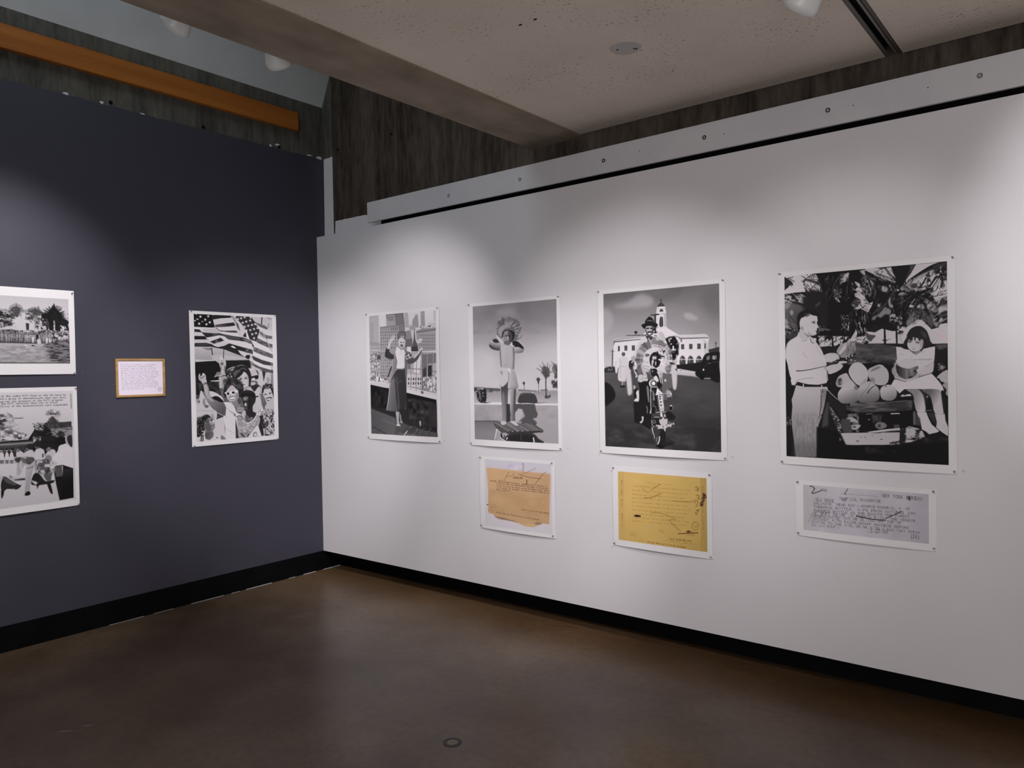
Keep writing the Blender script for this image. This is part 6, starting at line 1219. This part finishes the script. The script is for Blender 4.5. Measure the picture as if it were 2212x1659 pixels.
name_of = dict(art_rooftop='roof', art_boy='boy', art_motorbike='moto', art_coconuts='coco', art_peach='peach', art_yellow='yellow', art_wire='wire', art_flags='flags', art_parade='parade', art_rotc='rotc')
label_short = dict(roof='rooftop woman photograph', boy='straw hat boy photograph', moto='motorcycle photograph', coco='coconut photograph', peach='peach caption sheet', yellow='yellow caption sheet', wire='grey caption sheet', flags='flag crowd photograph', parade='palm tree photograph', rotc='protest news photograph')
def rp(h0, h1, z0, z1): return [(h0, z1), (h1, z1), (h0, z0), (h1, z0)]
G1 = 'large photographs along the white wall'; G2 = 'caption sheets under the photographs'; G3 = 'photographs on the dark wall'
for a in (
 ('R', .597, 1.383, 1.108, 2.076, (.6343, 1.3507, 1.1494, 2.0561), art_rooftop, 200, rp(.6074, 1.3716, 1.12, 2.0686), (.012, .004, .008, .001), 'black and white photograph of a woman waving on a city rooftop, nearest the corner', G1),
 ('R', 1.662, 2.432, 1.108, 2.077, (1.7044, 2.4039, 1.1497, 2.0554), art_boy, 203, rp(1.6705, 2.4214, 1.1201, 2.0693), (.012, .005, .003, .001), 'black and white photograph of a boy in a straw hat standing on a stool', G1),
 ('R', 2.707, 3.506, 1.109, 2.081, (2.7478, 3.4737, 1.1508, 2.0584), art_motorbike, 212, rp(2.7158, 3.4954, 1.1209, 2.0734), (.013, .010, .004, .001), 'black and white photograph of a man riding a flag-decked motorcycle before a white building', G1),
 ('R', 3.792, 4.578, 1.110, 2.086, (3.8223, 4.5458, 1.1496, 2.0633), art_coconuts, 190, rp(3.8014, 4.5683, 1.1226, 2.0776), (.012, .003, .004, .001), 'black and white photograph of a man cutting coconuts beside a seated girl', G1),
 ('R', 1.742, 2.372, .548, 1.036, (1.7859, 2.345, .572, 1.0173), art_peach, 196, rp(1.7502, 2.3494, .5641, 1.0264), (.010, .008, .010, .004), 'torn peach typed caption sheet with pencil marks below the boy photograph', G2),
 ('R', 2.792, 3.416, .565, 1.034, (2.8286, 3.3863, .6007, 1.0048), art_yellow, 198, rp(2.8004, 3.4056, .577, 1.0248), (.010, .009, .003, .004), 'yellow typed caption sheet with scribbles below the motorcycle photograph', G2),
 ('R', 3.868, 4.496, .752, 1.033, (3.9027, 4.4636, .784, 1.0112), art_wire, 178, rp(3.8778, 4.4852, .7647, 1.0243), (.012, .004, .004, .003), 'long grey typed wire caption sheet below the coconut photograph', G2),
 ('L', -1.1149, -.4051, 1.1125, 2.0829, (-1.0807, -.4428, 1.147, 2.0607), art_flags, 205, rp(-1.1021, -.4162, 1.1192, 2.0765), (.006, .006, .006, .001), 'black and white photograph of cheering women under large striped flags', G3),
 ('L', -2.56, -1.871, 1.6415, 2.165, (-2.4803, -1.904, 1.7077, 2.1111), art_parade, 228, rp(-2.545, -1.8815, 1.648, 2.1507), (.005, .002, .004, .001), 'black and white photograph of palm trees over a standing crowd, cut by the left edge', G3),
 ('L', -2.56, -1.8685, .811, 1.562, (-2.5238, -1.8914, .8506, 1.5362), art_rotc, 224, rp(-2.545, -1.8763, .8176, 1.5513), (.006, .002, .004, .001), 'black and white news photograph of seated protesters with typed lines along its top', G3)):
    wall, h0, h1, z0, z1, pic, art, white, pins, curl, label, grp = a
    paper_print('caption_sheet' if 'sheet' in label else 'photo_print', label, grp, wall, h0, h1, z0, z1, pic, art, white, pins, curl, 'printed_text' if 'sheet' in label else 'printed_picture', 'document' if 'sheet' in label else 'photograph')

# typed caption strip under the palm photograph: printed on the margin
def art_caption():
    p = Pic((0, 0), (400, 0), (0, 24), (400, 24), 1600, 96, 226, 5)
    p.T('CADETS OF YOUTHS, MARCH PRACTICE THEY GRADUATE CAMP.', 20, 19, 392, 19, 14, 110, 1, .3)
    return p.done(1, 1)
pp = bpy.data.objects['photo_print.004'] if 'photo_print.004' in bpy.data.objects else None
for o in list(COL.objects):
    if o.get('label', '').startswith('black and white photograph of palm'): pp = o
me = bpy.data.meshes.new('printed_caption'); y0, y1, z0_, z1_ = -2.49, -1.9, 1.668, 1.694
bx = pp.location
me.from_pydata([(.0042, y-bx.y, z-bx.z) for y, z in ((y0, z0_), (y1, z0_), (y1, z1_), (y0, z1_))], [], [(0, 1, 2, 3)])
uv = me.uv_layers.new(name='uv')
for i, c in enumerate(((0, 0), (1, 0), (1, 1), (0, 1))): uv.data[i].uv = c
link('printed_caption', me, pp, img_mat('caption_strip', art_caption(), 228))

# ---------------------------------------------------------------- small framed wall text
fr = empty('picture_frame', (0, -1.467, 1.483)); tag(fr, 'small oak-framed text panel on the dark wall between the photographs', 'frame')
hw, hh, b, dp = .1637, .2561, .0145, .016
def rail(pts4):
    V = [(x, y, z) for x in (.002, dp) for y, z in pts4]; F = [(0, 1, 2, 3), (7, 6, 5, 4), (0, 4, 5, 1), (1, 5, 6, 2), (2, 6, 7, 3), (3, 7, 4, 0)]
    o = obj('frame_rail', V, F, M['oak'], fr); bm = bmesh.new(); bm.from_mesh(o.data); bmesh.ops.bevel(bm, geom=bm.edges, offset=.0018, segments=2, affect='EDGES'); bm.to_mesh(o.data); bm.free()
rail([(-hw, 0), (hw, 0), (hw-b, b), (-hw+b, b)]); rail([(-hw, hh), (-hw+b, hh-b), (hw-b, hh-b), (hw, hh)])
rail([(-hw, 0), (-hw+b, b), (-hw+b, hh-b), (-hw, hh)]); rail([(hw, 0), (hw, hh), (hw-b, hh-b), (hw-b, b)])
me = bpy.data.meshes.new('text_sheet'); q = [(-hw+b-.002, b-.002), (hw-b+.002, b-.002), (hw-b+.002, hh-b+.002), (-hw+b-.002, hh-b+.002)]
me.from_pydata([(.008, y, z) for y, z in q]+[(.005, y, z) for y, z in q], [], [(0, 1, 2, 3), (7, 6, 5, 4), (0, 4, 5, 1), (1, 5, 6, 2), (2, 6, 7, 3), (3, 7, 4, 0)])
uv = me.uv_layers.new(name='uv')
for i, c in enumerate(((0, 0), (1, 0), (1, 1), (0, 1))): uv.data[i].uv = c
link('text_sheet', me, fr, img_mat('wall_text', art_text(), 226))
box('backing', (0, -hw+.004, .004), (.005, hw-.004, hh-.004), M['dark'], fr)

# ---------------------------------------------------------------- pencilled numbers on the walls
def number(txt, wall, a, z, s, col, label):
    tris = []
    for i, ch in enumerate(txt):
        for t in glyph(ch): tris.append([(a+(i+x)*s*.72, z+y*s) for x, y in t])
    V = []; F = []
    for t in tris:
        F.append(tuple(range(len(V), len(V)+3))); V += [((x, -.0006, y) if wall == 'R' else (.0006, x, y)) for x, y in t]
    o = obj('wall_number', V, F, col); tag(o, label, 'number', 'pencilled numbers on the walls'); return o
M['pencil'] = mat('pencil', (.30, .29, .30), .8, .2); M['chalk'] = mat('pale_pencil', (.16, .155, .19), .8, .2)
number('38', 'R', 1.402, 1.124, .009, M['pencil'], 'tiny pencilled number on the white wall right of the rooftop photograph')
number('39', 'R', 2.466, 1.120, .009, M['pencil'], 'tiny pencilled number on the white wall right of the boy photograph')
number('40', 'R', 3.526, 1.122, .010, M['pencil'], 'tiny pencilled number on the white wall right of the motorcycle photograph')
number('42', 'R', 4.595, 1.120, .011, M['pencil'], 'tiny pencilled number on the white wall right of the coconut photograph')
number('35', 'L', -1.838, 1.645, .010, M['chalk'], 'tiny pale number on the dark wall right of the palm photograph')
number('36', 'L', -1.842, .812, .010, M['chalk'], 'tiny pale number on the dark wall right of the protest photograph')

# ---------------------------------------------------------------- track lamp heads
def lamp_head(pos, aim, label, parent_z, on, s=1.0):
    aim = (Vector(aim)-Vector(pos)).normalized(); q = aim.to_track_quat('Z', 'Y').to_matrix()
    e = empty('spot_lamp', pos); tag(e, label, 'lamp', 'white ceiling spot lamps')
    def lathe(nm, prof, m, n=32):
        V = []
        for r_, k in prof:
            for i in range(n):
                a = 2*math.pi*i/n; V.append(q@Vector((r_*s*math.cos(a), r_*s*math.sin(a), k*s)))
        F = [(j*n+i, j*n+(i+1) % n, (j+1)*n+(i+1) % n, (j+1)*n+i) for j in range(len(prof)-1) for i in range(n)]
        o = obj(nm, V, F, m, e, smooth=True); return o
    lathe('shade', [(.001, -.085), (.030, -.083), (.040, -.070), (.043, -.045), (.052, -.01), (.064, .035), (.069, .060), (.067, .0605), (.062, .036), (.050, -.008), (.041, -.04), (.030, -.048), (.001, -.05)], M['lamp'])
    lathe('bulb', [(.001, -.03), (.022, -.028), (.036, -.008), (.034, -.004), (.001, .002)], M['bulb_on'] if on else M['bulb_off'], 20)
    top = parent_z-pos[2]
    V = []; n = 10
    for z_ in (0.03, top):
        for i in range(n): a = 2*math.pi*i/n; V.append((.008*math.cos(a)-aim.x*.06, .008*math.sin(a)-aim.y*.06, z_))
    obj('stem', V, [(i, (i+1) % n, n+(i+1) % n, n+i) for i in range(n)]+[tuple(range(n)), tuple(range(n, 2*n))], M['lamp'], e)
    return e
M['bulb_on'] = mat('lit_bulb', (1, .97, .9), .4, .4); b_ = M['bulb_on'].node_tree.nodes['Principled BSDF']; b_.inputs['Emission Color'].default_value = (1, .95, .85, 1); b_.inputs['Emission Strength'].default_value = 12
M['bulb_off'] = mat('unlit_bulb', (.3, .3, .3), .2, .5)
HL = ['white bell-shaped spot lamp under the roof light, right one beside the beam', 'spot lamp over the motorcycle photograph', 'spot lamp over the coconut photograph', 'spot lamp near the right end of the white wall', 'unseen spot lamp added to fill light on the boy photograph',
      'white bell-shaped spot lamp under the roof light, left one beside the beam', 'spot lamp aimed at the flag photograph']
for (p_, t_, e_, d_), lb in zip(HEADS, HL):
    if lb: lamp_head(p_, t_, lb, ZC if p_[0] > 2.5 else 5.6, e_ > 0)
lamp_head((4.320, -1.182, 2.893), (1.284, .352, 0), 'white bell-shaped spot lamp hanging from the ceiling slot at the top edge', ZC-.002, True)

# ---------------------------------------------------------------- floor plug and marks
fp = empty('floor_plug', (2.881, -1.512, 0)); tag(fp, 'round metal floor plug in a dark worn ring set in the brown floor', 'plug')
ring('plug_ring', .024, .041, .0016, M['dark'], fp, (0, 0, 0), 'z', 32); disc('plug_cap', .025, .0012, noisy('worn_brass', (.17, .14, .11), (.26, .22, .17), 40, .6, .3), fp, (0, 0, 0), 'z', 28)
M['pale_fleck'] = mat('floor_pale_fleck', (.16, .14, .12), .7, .2)  # paler tone of the small floor flecks
FL = bpy.data.objects['floor']
for x, y, L_, wd, a in ((1.3589, -2.3554, .03, .004, 1.2), (1.4135, -2.4083, .035, .012, .8), (1.3944, -2.49, .05, .010, .7), (1.7191, -2.3877, .014, .006, 1), (1.78, -2.42, .02, .004, .5), (1.5113, -.0256, .008, .004, 0), (2.0578, -1.267, .012, .004, 1), (1.9251, -1.186, .02, .002, .3), (2.7268, -.02, .008, .004, 0), (2.78, .0, .008, .003, 0), (1.25, -.05, .006, .003, 0), (3.35, -.9, .010, .003, .4), (.80, -.15, .01, .003, .6), (1.1, -.9, .01, .002, .6)):
    n = 8; V = []
    for i in range(n):
        t = 2*math.pi*i/n; p_ = (L_*math.cos(t)*rs.uniform(.6, 1.1), wd*math.sin(t)*rs.uniform(.6, 1.2))
        V.append((x+p_[0]*math.cos(a)-p_[1]*math.sin(a), y+p_[0]*math.sin(a)+p_[1]*math.cos(a), .0006))
    obj('floor_fleck', V, [tuple(range(n))], M['pale_fleck'], FL)
